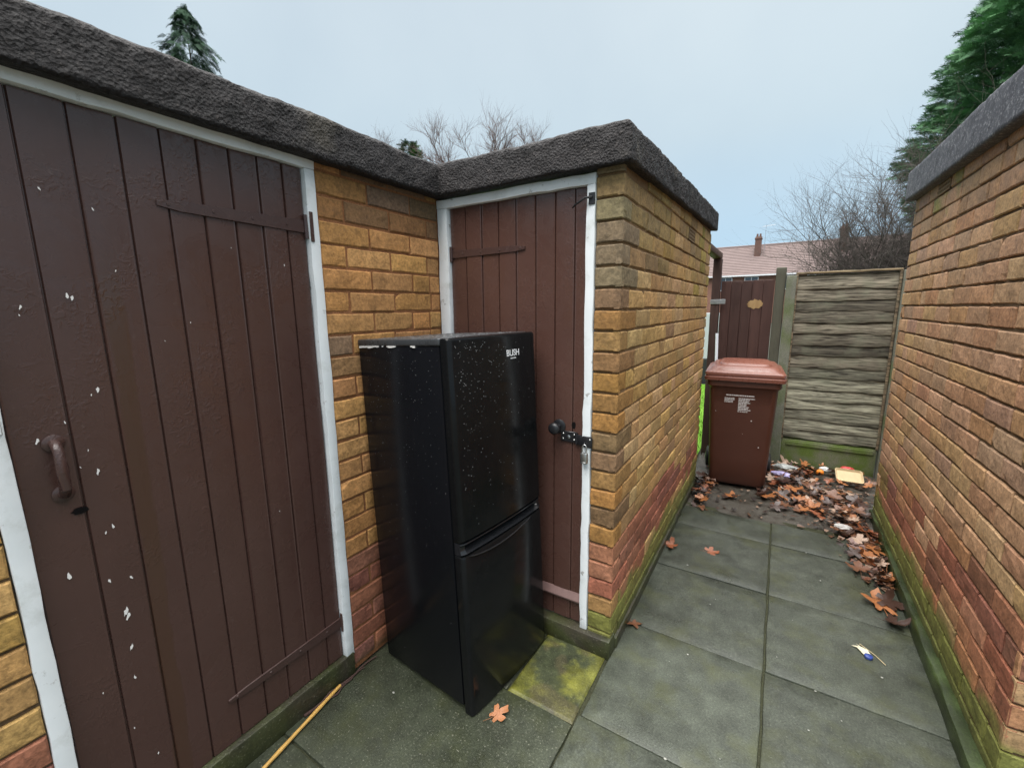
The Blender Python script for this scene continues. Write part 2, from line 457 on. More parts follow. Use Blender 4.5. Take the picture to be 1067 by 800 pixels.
# ------------------------------------------------------------------ the left outbuilding (L-shaped, two doors)
WX, FY, BX, BFAR = -1.49, 1.712, -.549, 4.06
shed = thing('brick_outbuilding', (-1.1, 1.712, 0), 'L-shaped yellow brick outbuilding with two brown plank doors behind the black fridge', 'outbuilding')
DP = .011
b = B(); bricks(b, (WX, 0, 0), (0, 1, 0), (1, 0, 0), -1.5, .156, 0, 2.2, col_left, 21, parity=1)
b.box((WX - .10, -1.5, 0), (WX - DP, .158, 2.2), mi=1)
b.build('wall', [M_BRICK, M_MORT_DARK], shed)
b = B(); bricks(b, (WX, 0, 0), (0, 1, 0), (1, 0, 0), 1.052, 1.712, 0, 2.2, col_left, 22)
b.box((WX - .10, 1.05, 0), (WX - .006, 1.80, 2.2), mi=1)
b.build('wall', [M_BRICK, M_MORT_ORANGE], shed)
b = B()
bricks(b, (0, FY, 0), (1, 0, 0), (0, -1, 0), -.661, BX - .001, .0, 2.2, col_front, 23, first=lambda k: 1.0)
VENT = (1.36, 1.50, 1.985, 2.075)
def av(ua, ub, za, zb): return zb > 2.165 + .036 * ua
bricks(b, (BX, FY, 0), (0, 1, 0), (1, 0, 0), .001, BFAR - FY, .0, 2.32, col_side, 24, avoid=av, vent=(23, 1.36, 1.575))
b.box((-.66, FY + .013, 0), (BX - .0075, BFAR - .01, 2.17), mi=1)
b.box((-.66, FY + 1.2, 2.1), (BX - .0076, BFAR - .011, 2.22), mi=1)
b.box((-1.6, BFAR - .11, 0), (-.665, BFAR - .01, 2.28), mi=1)
b.build('wall', [M_BRICK, M_MORT_SAND], shed)
# air brick high in the passage side
def airbrick(x0, sg, ya, yb, za, zb):
    b = B()
    b.box((min(x0 - sg * .03, x0 - sg * .007), ya, za), (max(x0 - sg * .03, x0 - sg * .007), yb, zb), mi=1)
    def bx(y0, y1, z0, z1, p): b.rbox((min(x0 - sg * .007, x0 + sg * p), y0, z0), (max(x0 - sg * .007, x0 + sg * p), y1, z1), .001, 1)
    for q in range(9):
        yy = ya + (yb - ya - .010) * q / 8; bx(yy, yy + .010, za, zb, -.0005)
    for q in range(4):
        zz = za + (zb - za - .009) * q / 3; bx(ya, yb, zz, zz + .009, .0005)
    return b
zc = ZJ + 23 * PITCH
b = airbrick(BX, 1, FY + 1.36, FY + 1.575, zc + .004, zc + .080)
b.build('air_vent', [simple('old_terracotta', (.15, .10, .05), .85), M_DARK], shed)

# roof edge: thick lumpy felt over a concrete slab
def roof_mesh(path, prof, zoff, mat, parent, disp, step=.013, seed=0, rag=.0):
    path = [Vector(p) for p in path]
    nrm = []
    for i in range(len(path) - 1):
        t = (path[i + 1] - path[i]).normalized(); nrm.append(Vector((t.y, -t.x)))
    def off(o):
        pts = []
        for i, p in enumerate(path):
            if i == 0: pts.append(p - nrm[0] * o)
            elif i == len(path) - 1: pts.append(p - nrm[-1] * o)
            else:
                n1, n2 = nrm[i - 1], nrm[i]
                pts.append(p - (n1 + n2) * o / (1 + n1.dot(n2)))
        return pts
    cnt = [max(2, int((path[i + 1] - path[i]).length / step)) for i in range(len(path) - 1)]
    rows = []
    for (o, z, dsp) in prof:
        pts = off(o); row = []
        for i in range(len(path) - 1):
            for q in range(cnt[i] + (1 if i == len(path) - 2 else 0)):
                p = pts[i].lerp(pts[i + 1], q / cnt[i]); row.append((p.x, p.y, z))
        rows.append(row)
    # outward direction per column
    nn = []
    for i in range(len(path) - 1):
        for q in range(cnt[i] + (1 if i == len(path) - 2 else 0)): nn.append((nrm[i].x, nrm[i].y, 0))
    P = np.array(rows); Nn = np.array(nn)[None]
    dsp = np.array([p[2] for p in prof])[:, None]
    P[..., 2] += zoff(P)
    n1 = fbm(P, 22, seed, 3) - .5; n2 = vnoise(P, 90, seed + 4) - .5; n3 = fbm(P, 3.0, seed + 8, 2) - .5
    d = disp * (n1 * 1.6 + n2 * .7) + n3 * disp * 1.6
    out = P + Nn * (d * dsp)[..., None]
    out[..., 2] += (fbm(P, 12, seed + 20, 3) - .5) * disp * 1.4 * dsp + (fbm(P, 2.5, seed + 30, 2) - .5) * disp * 1.8 * (P[..., 2] > P[..., 2].mean())
    if rag:
        out[..., 2] -= np.array([p[3] if len(p) > 3 else 0 for p in [(q + (0,)) if len(q) == 3 else q for q in PROFX]])[:, None] * rag * np.maximum(0, fbm(P, 26, seed + 40, 2) - .42) if False else 0
    b = B(); b.grid(out.swapaxes(0, 1))
    return b.build('roof', mat, parent, smooth=True, fixn=False)
prof = [(.22, 0.004, 0), (.12, 0.002, .2), (.03, 0.0, .6), (.008, -.004, 1.0), (.0, .004, 1)]
prof += [(.0, .004 + (.122) * q / 11, 1) for q in range(1, 12)]
prof += [(.004, .134, 1), (.016, .142, .9), (.04, .145, .8), (.10, .138, .7), (.2, .134, .5), (.4, .14, .5), (.8, .15, .4), (1.1, .16, .3)]
prof = [(o, 2.113 + z, d) for o, z, d in prof]
def zo_left(P):
    return np.where(P[..., 0] > -1.35, .095 * np.clip((P[..., 1] - 1.66) / 2.45, 0, 1), 0) + .0 * P[..., 2]
roof_mesh([(-1.43, -1.6), (-1.43, 1.66), (-.512, 1.66), (-.512, 4.12), (-2.7, 4.12)], prof, zo_left, M_FELT, shed, .010, seed=1)

# plank doors: each board chamfered, V-joints between
def plank_door(name, us, v0, v1, tf, mat, parent, th=.028, bow=.0015, seed=0):
    b = B(); rg = random.Random(seed)
    for a, c in zip(us[:-1], us[1:]):
        off = rg.uniform(-bow, bow); g = .0035
        prof_ = [(a + .0008, -.008), (a + g, off * .3), (a + g * 2, off)] + [(a + (c - a) * q, off + .0006 * math.sin(q * 3.1)) for q in (.3, .5, .7)] + [(c - g * 2, off), (c - g, off * .3), (c - .0008, -.008)]
        rows = []
        nv = 24
        for q in range(nv + 1):
            v = v0 + (v1 - v0) * q / nv
            rows.append([tf(u, v, n + .0008 * math.sin(v * 5 + seed + a * 40)) for u, n in prof_])
        b.grid(np.array(rows))
        b.box((a, v0 + .001, -th), (c, v1 - .001, -.0075), tf=tf)
        # end grain caps
        for v in (v0, v1):
            b.add([tf(u, v, n) for u, n in prof_] + [tf(c, v, -th), tf(a, v, -th)], [tuple(range(len(prof_) + 2))])
    return b.build(name, mat, parent, smooth=False)
DX = -1.508
tl = lambda u, v, n: (DX + n, u, v)
usL = [.1985, .305, .400, .494, .586, .676, .764, .851, .935, 1.0065]
door1 = plank_door('door', usL, .102, 2.082, tl, M_PAINT, shed, seed=3)
tag(door1, 'wide brown plank door with chipped paint and pull handle')
# strap hinges
def strap(u0, u1, v, w0, w1, tf, parent, flip=False, n0=.001, knuckle=True, mat=None):
    b = B()
    ua, ub = (u0, u1)
    rows = []
    for q in range(9):
        t = q / 8; u = ua + (ub - ua) * t; ww = w0 + (w1 - w0) * t
        if q == 0: ww *= .55
        rows.append((u, ww))
    n1 = n0 + .005
    L0 = [[tf(u, v - ww / 2, n0), tf(u, v - ww / 2 + .0015, n1), tf(u, v + ww / 2 - .0015, n1), tf(u, v + ww / 2, n0)] for u, ww in rows]
    b.loft(L0)
    for t in (.06, .32, .58, .84):
        u = ua + (ub - ua) * t
        for k in range(1):
            c0 = tf(u, v, n1 - .0005); c1 = tf(u, v, n1 + .0018)
            b.tube([c0, c1], [.0055, .004], 10)
    if knuckle:
        b.tube([tf(ub, v - w1 * .9, n1 + .002), tf(ub, v + w1 * .9, n1 + .002)], .0075, 10)
    return b.build('strap_hinge', mat or M_IRONP, parent, smooth=35, fixn=True)
strap(.557, 1.004, 1.882, .030, .046, tl, door1)
strap(.559, 1.010, .262, .022, .046, tl, door1)
# pull handle (bow) on left door
b = B()
for v in (1.265, 1.133):
    b.tube([tl(.271, v, 0), tl(.271, v, .004), tl(.271, v, .008)], [.0215, .0215, .014], 16)
b.tube([tl(.271, 1.265, .004), tl(.271, 1.262, .022), tl(.271, 1.245, .034), tl(.271, 1.199, .038), tl(.271, 1.153, .034), tl(.271, 1.136, .022), tl(.271, 1.133, .004)], [.012, .011, .0105, .0125, .0115, .011, .012], 12)
b.build('pull_handle', M_IRONP, door1, smooth=50, fixn=True)
b = B()
b.add([tl(.2945 + .016 * math.cos(q * .4488) * (1 + .2 * math.sin(q * 3)), 1.077 + .0095 * math.sin(q * .4488), .0016) for q in range(14)], [tuple(range(14))])
b.build('latch_hole', M_DARK, door1)
# chips of missing paint
chips = [(.262, 1.596, 1.0), (.258, 1.578, .5), (.344, 1.624, 1.2), (.352, 1.618, 1.0), (.369, 1.383, 1.2), (.355, 1.372, .6), (.341, 1.168, 1.1), (.334, .996, .8), (.351, 1.008, .8), (.252, .915, 1.6), (.324, .859, 1.2),
         (.369, .844, 1.0), (.345, .751, 2.2), (.348, .735, 1.4), (.343, .639, 1.2), (.339, .544, 1.0), (.318, .391, .7), (.359, .261, .8), (.298, 1.312, .6), (.245, 1.277, 1.1), (.33, 1.23, .5), (.31, 1.19, .4), (.445, 1.69, .5), (.91, 1.74, .5), (.53, 1.5, .35), (.74, 1.78, .4), (.60, 1.55, .35), (.80, .86, .4), (.27, .55, .4), (.42, 1.84, .6), (.33, 1.87, .7)]
b = B()
for (u, v, s) in chips:
    n = 9; ph = RNG.uniform(0, 6)
    s *= RNG.uniform(.45, .75)
    V = [tl(u + s * .0042 * (1 + .35 * math.sin(2 * q + ph)) * math.cos(q * 2 * math.pi / n) + s * .004 * math.sin(ph) * math.sin(q * 2 * math.pi / n), v + s * .0105 * (1 + .35 * math.sin(3.1 * q + ph * 2)) * math.sin(q * 2 * math.pi / n), .0028) for q in range(n)]
    b.add(V, [tuple(range(n))])
b.build('paint_chips', M_CHIP, door1)
tag(bpy.data.objects['paint_chips'], kind='stuff')
# white frames
def bar(b, a, c, **k): b.rbox(a, c, .003, 2, noise=.0032, div=6, **k)
b = B()
bar(b, (-1.56, 1.0085, .085), (WX + .003, 1.049, 2.084))
bar(b, (-1.56, .158, .0), (WX + .004, .1965, 2.084))
bar(b, (-1.56, .157, 2.0845), (WX + .003, 1.050, 2.128))
b.rbox((WX + .003, 1.010, 1.83), (WX + .007, 1.024, 1.935), .001, 1, mi=1)
b.rbox((WX + .003, .166, 1.31), (WX + .008, .192, 1.385), .002, 1)
b.tube([(WX + .008, .180, 1.335), (WX + .014, .180, 1.335)], [.007, .005], 10)
b.build('door_frame', [M_WHITE, M_IRONP], shed, smooth=40)
# sill under left door
def slab_grid(x0, x1, y0, y1, z, colf, step=.03):
    nx = max(2, int((x1 - x0) / step)); ny = max(2, int((y1 - y0) / step))
    X, Y = np.meshgrid(np.linspace(x0, x1, nx), np.linspace(y0, y1, ny), indexing='ij')
    P = np.stack([X, Y, np.full_like(X, z)], -1)
    return P
def sill(name, a, c, parent, seed):
    bb = B(); bb.rbox(a, c, .008, 2, noise=.003, div=6)
    V = bb.v[0]; n = fbm(V, 14, seed, 3)[:, None]; w_ = sstep(.36, .6, n)
    bb.c = [np.hstack([np.array((.038, .033, .022)) * (1 - w_) + np.array((.030, .035, .012)) * w_ * (.5 + n), np.full((len(V), 1), .7)])]
    return bb.build(name, M_SLAB, parent, smooth=40)
sill('sill', (-1.56, .159, -.01), (-1.482, 1.046, .098), shed, 5)
sill('sill', (-1.484, 1.683, -.01), (BX + .006, FY + .05, .083), shed, 6)
# plinth along the passage side
sill('plinth', (BX - .05, FY + .052, -.01), (BX + .012, BFAR, .05), shed, 8)

# second door (in the recess, facing the viewer)
DY = 1.732
tf2 = lambda u, v, n: (u, DY - n, v)
us2 = [-1.425, -1.33, -1.235, -1.14, -1.046, -.945, -.849, -.758, -.7025]
door2 = plank_door('door', us2, .092, 2.062, tf2, M_PAINT2, shed, seed=8)
tag(door2, 'narrow brown plank door with black knob and padlock hasp')
strap(-.998, -1.418, 1.848, .026, .040, tf2, door2, mat=M_IRONP)
strap(-1.0, -1.418, .33, .026, .040, tf2, door2, mat=M_IRONP)
b = B()   # sloping weather bar low on the door
b.loft([[tf2(u, .205, .0), tf2(u, .203, .020), tf2(u, .211, .022), tf2(u, .240, .003), tf2(u, .241, .0)] for u in (-1.424, -1.2, -.95, -.7035)])
b.build('weather_bar', simple('brown_paint_sky_sheen', (.17, .105, .095), .38, .5, .2, 30), door2, fixn=True)  # brown paint made paler and pinker: sky reflection put into its colour
# knob with rose
b = B(); kx, kz = -.822, 1.052
b.tube([tf2(kx, kz, .0), tf2(kx, kz, .006), tf2(kx, kz, .010)], [.031, .031, .024], 24)
o = b.build('rose', M_BLACKIRON, door2, smooth=40, fixn=True)
b = B()
b.tube([tf2(kx, kz, .008), tf2(kx, kz, .04), tf2(kx, kz, .044), tf2(kx, kz, .052), tf2(kx, kz, .064), tf2(kx, kz, .071), tf2(kx, kz, .073)], [.010, .010, .02, .0265, .0265, .02, .008], 24)
b.build('knob', M_BLACKIRON, door2, smooth=50, fixn=True)
b = B()
b.add([tf2(-.752 + .010 * math.cos(q * .5236), 1.067 + (.012 if math.sin(q * .5236) > 0 else .020) * math.sin(q * .5236), .0016) for q in range(12)], [tuple(range(12))])
b.build('keyhole', M_DARK, door2)
# hasp: black hinged plate with bright screws, staple on frame
b = B(); hz = 1.005
b.rbox((-.812, DY - .0085, hz - .024 + .004), (-.738, DY - .002, hz + .025 + .004), .002, 1)
b.tube([(-.735, DY - .009, hz - .022), (-.735, DY - .009, hz + .028)], .007, 10)
b.rbox((-.731, DY - .016, hz - .024), (-.680, DY - .008, hz + .022), .004, 2)
b.rbox((-.700, DY - .0335, hz - .026), (-.652, DY - .0245, hz + .024), .006, 2)
b.rbox((-.712, DY - .030, hz - .020), (-.684, DY - .0085, hz + .018), .004, 2)
b.tube([(-.683, DY - .019, hz - .005), (-.683, DY - .036, hz - .005), (-.683, DY - .044, hz - .012), (-.683, DY - .036, hz - .019), (-.683, DY - .018, hz - .019)], .0042, 8)
hasp = b.build('hasp', M_BLACKIRON, door2, smooth=40, fixn=True)
for (u, v, r) in ((-.80, hz + .016, .0042), (-.80, hz - .008, .0042), (-.773, hz + .004, .0085), (-.746, hz + .016, .0042), (-.746, hz - .008, .0042), (-.662, hz + .012, .004)):
    b = B(); yy = DY - .0085 if u < -.70 else DY - .0335
    b.tube([(u, yy, v), (u, yy - .0015, v), (u, yy - .003, v)], [r, r, r * .6], 12); b.build('screw', M_STEEL, hasp, smooth=40, fixn=True)
# frame 2
b = B()
bar(b, (-.7005, FY - .004, .083), (-.664, DY + .04, 2.063))
bar(b, (-1.4875, FY - .002, .083), (-1.427, DY + .04, 2.063))
bar(b, (-1.4875, FY - .004, 2.0635), (-.663, DY + .04, 2.104))
b.build('door_frame', M_WHITE, shed, smooth=40)
# cabin hook at the door head
b = B()
b.rbox((-.690, FY - .009, 1.985), (-.664, FY - .004, 2.03), .001, 1)
b.tube([(-.675, FY - .012, 2.012), (-.70, FY - .022, 2.01), (-.745, FY - .02, 1.988), (-.757, FY - .014, 1.980)], [.005, .0045, .004, .003], 8)
b.build('door_hook', M_BLACKIRON, shed, smooth=40, fixn=True)
# padlock hangs from the staple
pl = thing('padlock', (-.683, DY - .04, .93), 'small silver padlock hanging from the black hasp on the narrow door', 'padlock')
b = B(); b.rbox((-.698, DY - .052, .910), (-.668, DY - .034, .958), .003, 2)
b.rbox((-.6945, DY - .0525, .914), (-.6715, DY - .0335, .918), .0005, 1)
b.build('body', M_BRASS if False else M_STEEL, pl, smooth=40)
b = B(); cy_ = DY - .043
b.tube([(-.692, cy_, .955), (-.692, cy_, .985)] + [(-.683 - .009 * math.cos(t), cy_, .985 + .010 * math.sin(t)) for t in (.5, 1.0, 1.57, 2.1, 2.6)] + [(-.674, cy_, .985), (-.674, cy_, .955)], .003, 8)
b.build('shackle', M_STEEL, pl, smooth=60, fixn=True)

# ------------------------------------------------------------------ right outbuilding
rsh = thing('brick_outbuilding', (1.3, 2.9, 0), 'orange brick outbuilding with grey roof edge and red lower courses, right of the path', 'outbuilding')
RX, RN, RF = .70, 1.775, 3.99
b = B()
RV = (1.50, 1.64)
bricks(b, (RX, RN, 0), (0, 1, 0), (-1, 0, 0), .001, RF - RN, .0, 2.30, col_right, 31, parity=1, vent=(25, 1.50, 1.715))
def col_re(k, u, z, i, rg): return col_right(k, .3, z, i, rg)
bricks(b, (RX, RN, 0), (1, 0, 0), (0, -1, 0), .001, 1.8, .0, 2.22, col_re, 31)
bricks(b, (RX, RF, 0), (1, 0, 0), (0, 1, 0), .001, 1.2, .0, 2.28, col_re, 33)
b.box((RX + .008, RN + .010, 0), (RX + 2.0, RF - DP, 2.3), mi=1)
b.build('wall', [M_BRICK, M_MORT_DARK], rsh)
zc = ZJ + 25 * PITCH
b = airbrick(RX, -1, RN + 1.50, RN + 1.715, zc + .004, zc + .080)
b.build('air_vent', [simple('old_terracotta_pale', (.19, .13, .07), .85), M_DARK], rsh)
prof = [(.30, 0.004, 0), (.10, 0.002, .1), (.02, 0.0, .4), (.0, .004, 1)]
prof += [(.0, .004 + (.176) * q / 10, 1) for q in range(1, 11)]
prof += [(.006, .188, 1), (.03, .192, .9), (.10, .190, .7), (.3, .19, .5), (.7, .195, .4), (1.0, .2, .3)]
prof = [(o, 2.205 + z, d) for o, z, d in prof]
roof_mesh([(2.7, 4.02), (.648, 4.02), (.648, 1.72), (2.7, 1.72)], prof, lambda P: .055 * (P[..., 1] - 1.72) / 2.3, M_EDGE, rsh, .005, seed=5)
# mossy footing along the path
b = B(); b.rbox((.655, RN - .02, -.02), (.72, RF + .02, .062), .010, 2, noise=.004, div=6)
V = b.v[0]; b.v[0][:, 0] += np.where(V[:, 0] < .69, (V[:, 1] - 1.8) * .016 + (fbm(V, 7, 2, 2) - .5) * .02, 0)
n = fbm(V, 10, 44, 3)[:, None]
b.c = [np.hstack([np.array((.022, .033, .010)) * (.5 + n) * (1 + sstep(.5, .7, n)), np.full((len(V), 1), .3)])]
b.build('plinth', M_SLAB, rsh, smooth=40)

# ------------------------------------------------------------------ ground, paving
b = B(); b.grid(np.array([[(x_, y_, -.035) for y_ in (-400, -30, 0, 30, 600)] for x_ in (-400, -30, 0, 30, 400)]))
tag(b.build('ground', M_GRASS), kind='structure')
b = B()
P = slab_grid(-1.6, 1.0, -2.5, 3.6, -.012, None, .06); b.grid(P)
tag(b.build('path_bed', M_SOIL), kind='structure')
def slab(b, x0, x1, y0, y1, col, al, seed, gap=.0022, moss=None):
    rg = random.Random(seed)
    bb = B(); z = rg.uniform(-.003, .002)
    bb.rbox((x0 + gap, y0 + gap, -.05), (x1 - gap, y1 - gap, z), .006, 2, div=4)
    V = bb.v[0]; tx, ty = rg.uniform(-.004, .004), rg.uniform(-.004, .004)
    V[:, 2] += (V[:, 0] - x0) * tx + (V[:, 1] - y0) * ty
    edge = np.minimum(np.minimum(V[:, 0] - x0, x1 - V[:, 0]), np.minimum(V[:, 1] - y0, y1 - V[:, 1]))
    V[:, :2] += (np.stack([vnoise(V, 18, 61), vnoise(V, 18, 62)], 1) - .5) * .005 * (edge < .02)[:, None]
    C = np.tile(np.array([*col, al]), (len(V), 1)) * 1.0
    if moss: C[:, :3] = moss(V, C[:, :3])
    b.add(V, bb.f, C)
b = B()
ys = [-2.25, -1.65, -1.05, -.44, .16, .763, 1.363, 1.975, 2.577, 3.18, 3.52]
for i in range(len(ys) - 1):
    for j, (xa, xb) in enumerate(((-.556 if ys[i] < 1.3 else -.548, .058), (.062, .672))):
        t = RNG.uniform(.85, 1.18); c = (.049 * t, .056 * t, .043 * t)
        if xa < -.5 and ys[i] < 1.5 and ys[i + 1] > 1.7: pass
        slab(b, xa, xb, ys[i], ys[i + 1], c, .25, 100 + i * 2 + j)
for (xa, xb, ya, yb, t) in ((-1.485, -.558, -1.7, -1.1, 1), (-1.485, -.558, -1.1, -.5, 1), (-1.485, -.558, -.5, .10, 1.05), (-1.485, -.558, .10, .712, .95), (-1.485, -.558, .713, 1.313, 1.0), (-1.485, -.86, 1.314, 1.70, .9)):
    slab(b, xa, xb, ya, yb, (.034 * t, .040 * t, .025 * t), .9, 200 + int(ya * 10))
X, Y = np.meshgrid(np.linspace(-.855, -.562, 74), np.linspace(1.316, 1.688, 94), indexing='ij')
P = np.stack([X, Y, np.zeros_like(X)], -1)
n = fbm(P, 8, 71, 4); n2 = fbm(P, 40, 75, 3)
cov = sstep(.33, .66, n + .16 * sstep(.05, .16, np.hypot((X + .74) * 1.0, (Y - 1.52))) - .03 + (n2 - .5) * .30 + .05 * sstep(1.5, 1.68, Y))[..., None]
edge = np.minimum(np.minimum(X + .855, -.562 - X), np.minimum(Y - 1.316, 1.688 - Y))
P[..., 2] = .001 - .008 * (1 - sstep(0, .010, edge)) + (n2 - .5) * .003 * cov[..., 0]
base = np.array((.035, .042, .020)) * (.6 + .8 * n2[..., None]); mo = np.array((.115, .118, .022)) * (.35 + 1.3 * fbm(P, 16, 79, 3)[..., None]); bn_ = np.array((.075, .062, .03))
C = base * (1 - cov) + mo * cov; w_ = sstep(.56, .68, fbm(P, 11, 83, 3))[..., None] * .5; C = C * (1 - w_) + bn_ * w_
b.grid(P, 0, np.concatenate([C, np.full(X.shape + (1,), .5)], -1))
tag(b.build('pavement', M_SLAB, smooth=40), kind='structure')
# yard floor by the fence
X, Y = np.meshgrid(np.linspace(-.62, 1.6, 110), np.linspace(3.52, 5.35, 90), indexing='ij')
P = np.stack([X, Y, np.zeros_like(X)], -1); P[..., 2] = -.006 + (fbm(P, 5, 9, 4) - .5) * .03 - .006
b = B(); b.grid(P); tag(b.build('yard_floor', M_YARD, smooth=True), kind='structure')
# lawn beyond the gateway
X, Y = np.meshgrid(np.linspace(-9, -.66, 60), np.linspace(3.9, 9.6, 50), indexing='ij')
P = np.stack([X, Y, np.zeros_like(X)], -1); P[..., 2] = -.01 + (fbm(P, 2, 3, 3) - .5) * .03
b = B(); b.grid(P); m = Mt('lawn_green', .8, .2); n = m.noise(9, 4); m.color(m.mix(n, (.06, .15, .012), (.13, .28, .02)))
M_LAWN = m.m; tag(b.build('lawn', M_LAWN, smooth=True), kind='structure')
b = B(); V = []; F = []
for q in range(6000):
    x0, y0 = RNG.uniform(-2.6, -.66), RNG.uniform(4.2, 9.3); h = RNG.uniform(.03, .07); a = RNG.uniform(0, 6.28); l = RNG.uniform(-.03, .03)
    dx, dy = .004 * math.cos(a), .004 * math.sin(a); i = len(V)
    V += [(x0 - dx, y0 - dy, -.01), (x0 + dx, y0 + dy, -.01), (x0 + l, y0 + l * .6, h)]; F.append((i, i + 1, i + 2))
b.add(V, F); tag(b.build('grass', M_LAWN), 'bright green lawn grass seen through the gap beside the gate post', 'grass', kind='stuff')

# ------------------------------------------------------------------ fridge freezer
FR = Matrix.Translation((-1.428, 1.182, 0.0)) @ Matrix.Rotation(-.10, 4, 'Z') @ Matrix.Rotation(-.043, 4, 'Y')
FW, FD, FH = .520, .545, 1.462
def tfr(x_, y_, z_): return tuple(FR @ Vector((x_, y_, z_)))
m = Mt('fridge_side_black', .24, .13); n = m.noise(260, 2); m.color(m.mix(m.noise(3, 4), (.0035, .004, .0055), (.007, .0075, .009))); m.bump(n, .12, .001); m.rough(m.ramp(m.noise(5, 5), (.3, .16), (.7, .28))); M_FSIDE = m.m
m = Mt('fridge_front_black', .10, .16); n = m.noise(18, 6, .7); m.color(m.mix(n, (.004, .0045, .005), (.008, .0085, .009))); m.rough(m.ramp(n, (.35, .11), (.75, .28))); m.bump(m.noise(2.5, 2), .06, .01); M_FFRONT = m.m
m = Mt('fridge_top', .4, .5); m.color(m.mix(m.noise(9, 5), (.02, .022, .025), (.05, .053, .057))); m.rough(m.ramp(m.noise(30, 5), (.35, .2), (.7, .55))); M_FTOP = m.m
fr = thing('fridge_freezer', tuple(FR @ Vector((FD / 2, FW / 2, 0))), 'tall black fridge freezer dumped on the paving in front of the narrow door', 'fridge freezer')
DT = .052   # door thickness
b = B(); b.rbox((0, 0, .012), (FD - DT - .008, FW, FH - .028), .004, 2, tf=tfr)
b.build('cabinet', M_FSIDE, fr, smooth=40)
b = B(); b.rbox((-.002, -.003, FH - .027), (FD - DT - .004, FW + .003, FH), .006, 3, tf=tfr)
b.build('top_panel', M_FTOP, fr, smooth=40)
# chipped pale edge under the top panel
b = B(); xs = np.linspace(.01, .36, 60)
for q in range(59):
    hh = max(0, fbm(np.array([xs[q], 0, 0]), 34, 5, 2) - (.44 if xs[q] < .28 else .58)) * .016
    if hh > .0006: b.box((xs[q], -.0045, FH - .0285 - hh), (xs[q + 1] + .0008, -.0008, FH - .0262), tf=tfr)
tag(b.build('paint_chips', M_CHIP, fr), kind='stuff')
# gasket
b = B(); b.box((FD - DT - .010, .012, .05), (FD - DT + .002, FW - .012, FH - .012), tf=tfr); b.build('door_seal', M_DARK, fr)
ZG0, ZG1 = .655, .705
def door_loops(y0, y1, x0, x1, r=.018, bow=.010, n=14):
    L = [(x0, y0), (x1 - r - bow, y0)]
    for q in range(1, 6):
        t = q / 5 * math.pi / 2; L.append((x1 - bow - r + r * math.sin(t), y0 + r - r * math.cos(t)))
    for q in range(1, n):
        y = y0 + r + (y1 - y0 - 2 * r) * q / n; t = (y - (y0 + y1) / 2) / ((y1 - y0) / 2); L.append((x1 - bow * t * t, y))
    for q in range(0, 6):
        t = q / 5 * math.pi / 2; L.append((x1 - bow - r + r * math.cos(t), y1 - r + r * math.sin(t)))
    L.append((x0, y1)); return L
def fdoor(name, zs, handle):
    b = B(); loops = []
    for z, ins in zs:
        lp = door_loops(.0 + ins * .2, FW - ins * .2, FD - DT, FD - ins, r=.018)
        loops.append([tfr(x_, y_, z) for x_, y_ in lp])
    b.loft(loops); return b.build(name, M_FFRONT, fr, smooth=35, fixn=True)
# upper door runs down to the grip, the grip is a long scooped recess between the doors
up = fdoor('upper_door', [(ZG1, .020), (ZG1 + .003, .006), (ZG1 + .010, .0), (1.1, 0), (FH - .012, 0), (FH - .004, .004), (FH - .001, .010)], 1)
lo = fdoor('lower_door', [(-.020, .012), (-.016, .003), (-.008, 0), (.35, 0), (ZG0 - .012, 0), (ZG0 - .004, .004), (ZG0 - .001, .014)], 0)
# handle band
b = B(); loops = []
for y in np.linspace(.002, FW - .002, 25):
    t = (y - FW / 2) / (FW / 2); xb = FD - .010 * t * t - (.008 if abs(t) > .97 else 0)
    dep = .030 * sstep(0, .25, 1 - abs(t)) if abs(t) < 1 else 0
    dep = min(.034, .034 * float(sstep(.04, .22, 1 - abs(t))))
    loops.append([tfr(FD - DT, y, ZG0 + .001), tfr(xb - .006, y, ZG0 + .002), tfr(xb - .001, y, ZG0 + .007), tfr(xb - .004 - dep * .5, y, ZG0 + .014), tfr(xb - .006 - dep, y, ZG0 + .024), tfr(xb - .006 - dep, y, ZG1 - .012), tfr(xb - .003, y, ZG1 - .006), tfr(xb - .004, y, ZG1 - .002), tfr(FD - DT, y, ZG1 - .001)])
b.loft(loops)
b.build('handle', simple('grip_black', (.012, .013, .015), .18, .5, .2, 20), fr, smooth=30, fixn=True)
b = B(); pts = []
for q in range(21):
    t = q / 20; y_ = .03 + .40 * t; tt = (y_ - FW / 2) / (FW / 2)
    pts.append(tfr(FD - .010 * tt * tt + .0008, y_, ZG0 - .004 - .030 * math.sin(math.pi * t) ** .8 * (1 - .35 * t)))
b.tube(pts, [.0006] + [.0032] * 19 + [.0006], 8); b.build('glint_ridge', bpy.data.materials['grip_black'], fr, smooth=60, fixn=True)  # added raised ridge, its gloss glints to suggest the recess outline
for x_ in (.04, FD - .09):
    for y_ in (.05, FW - .05):
        b = B(); b.tube([tfr(x_, y_, -.020 if x_ > .2 else .0), tfr(x_, y_, .016)], .018, 14); b.build('foot', M_BLACKIRON, fr, smooth=40)
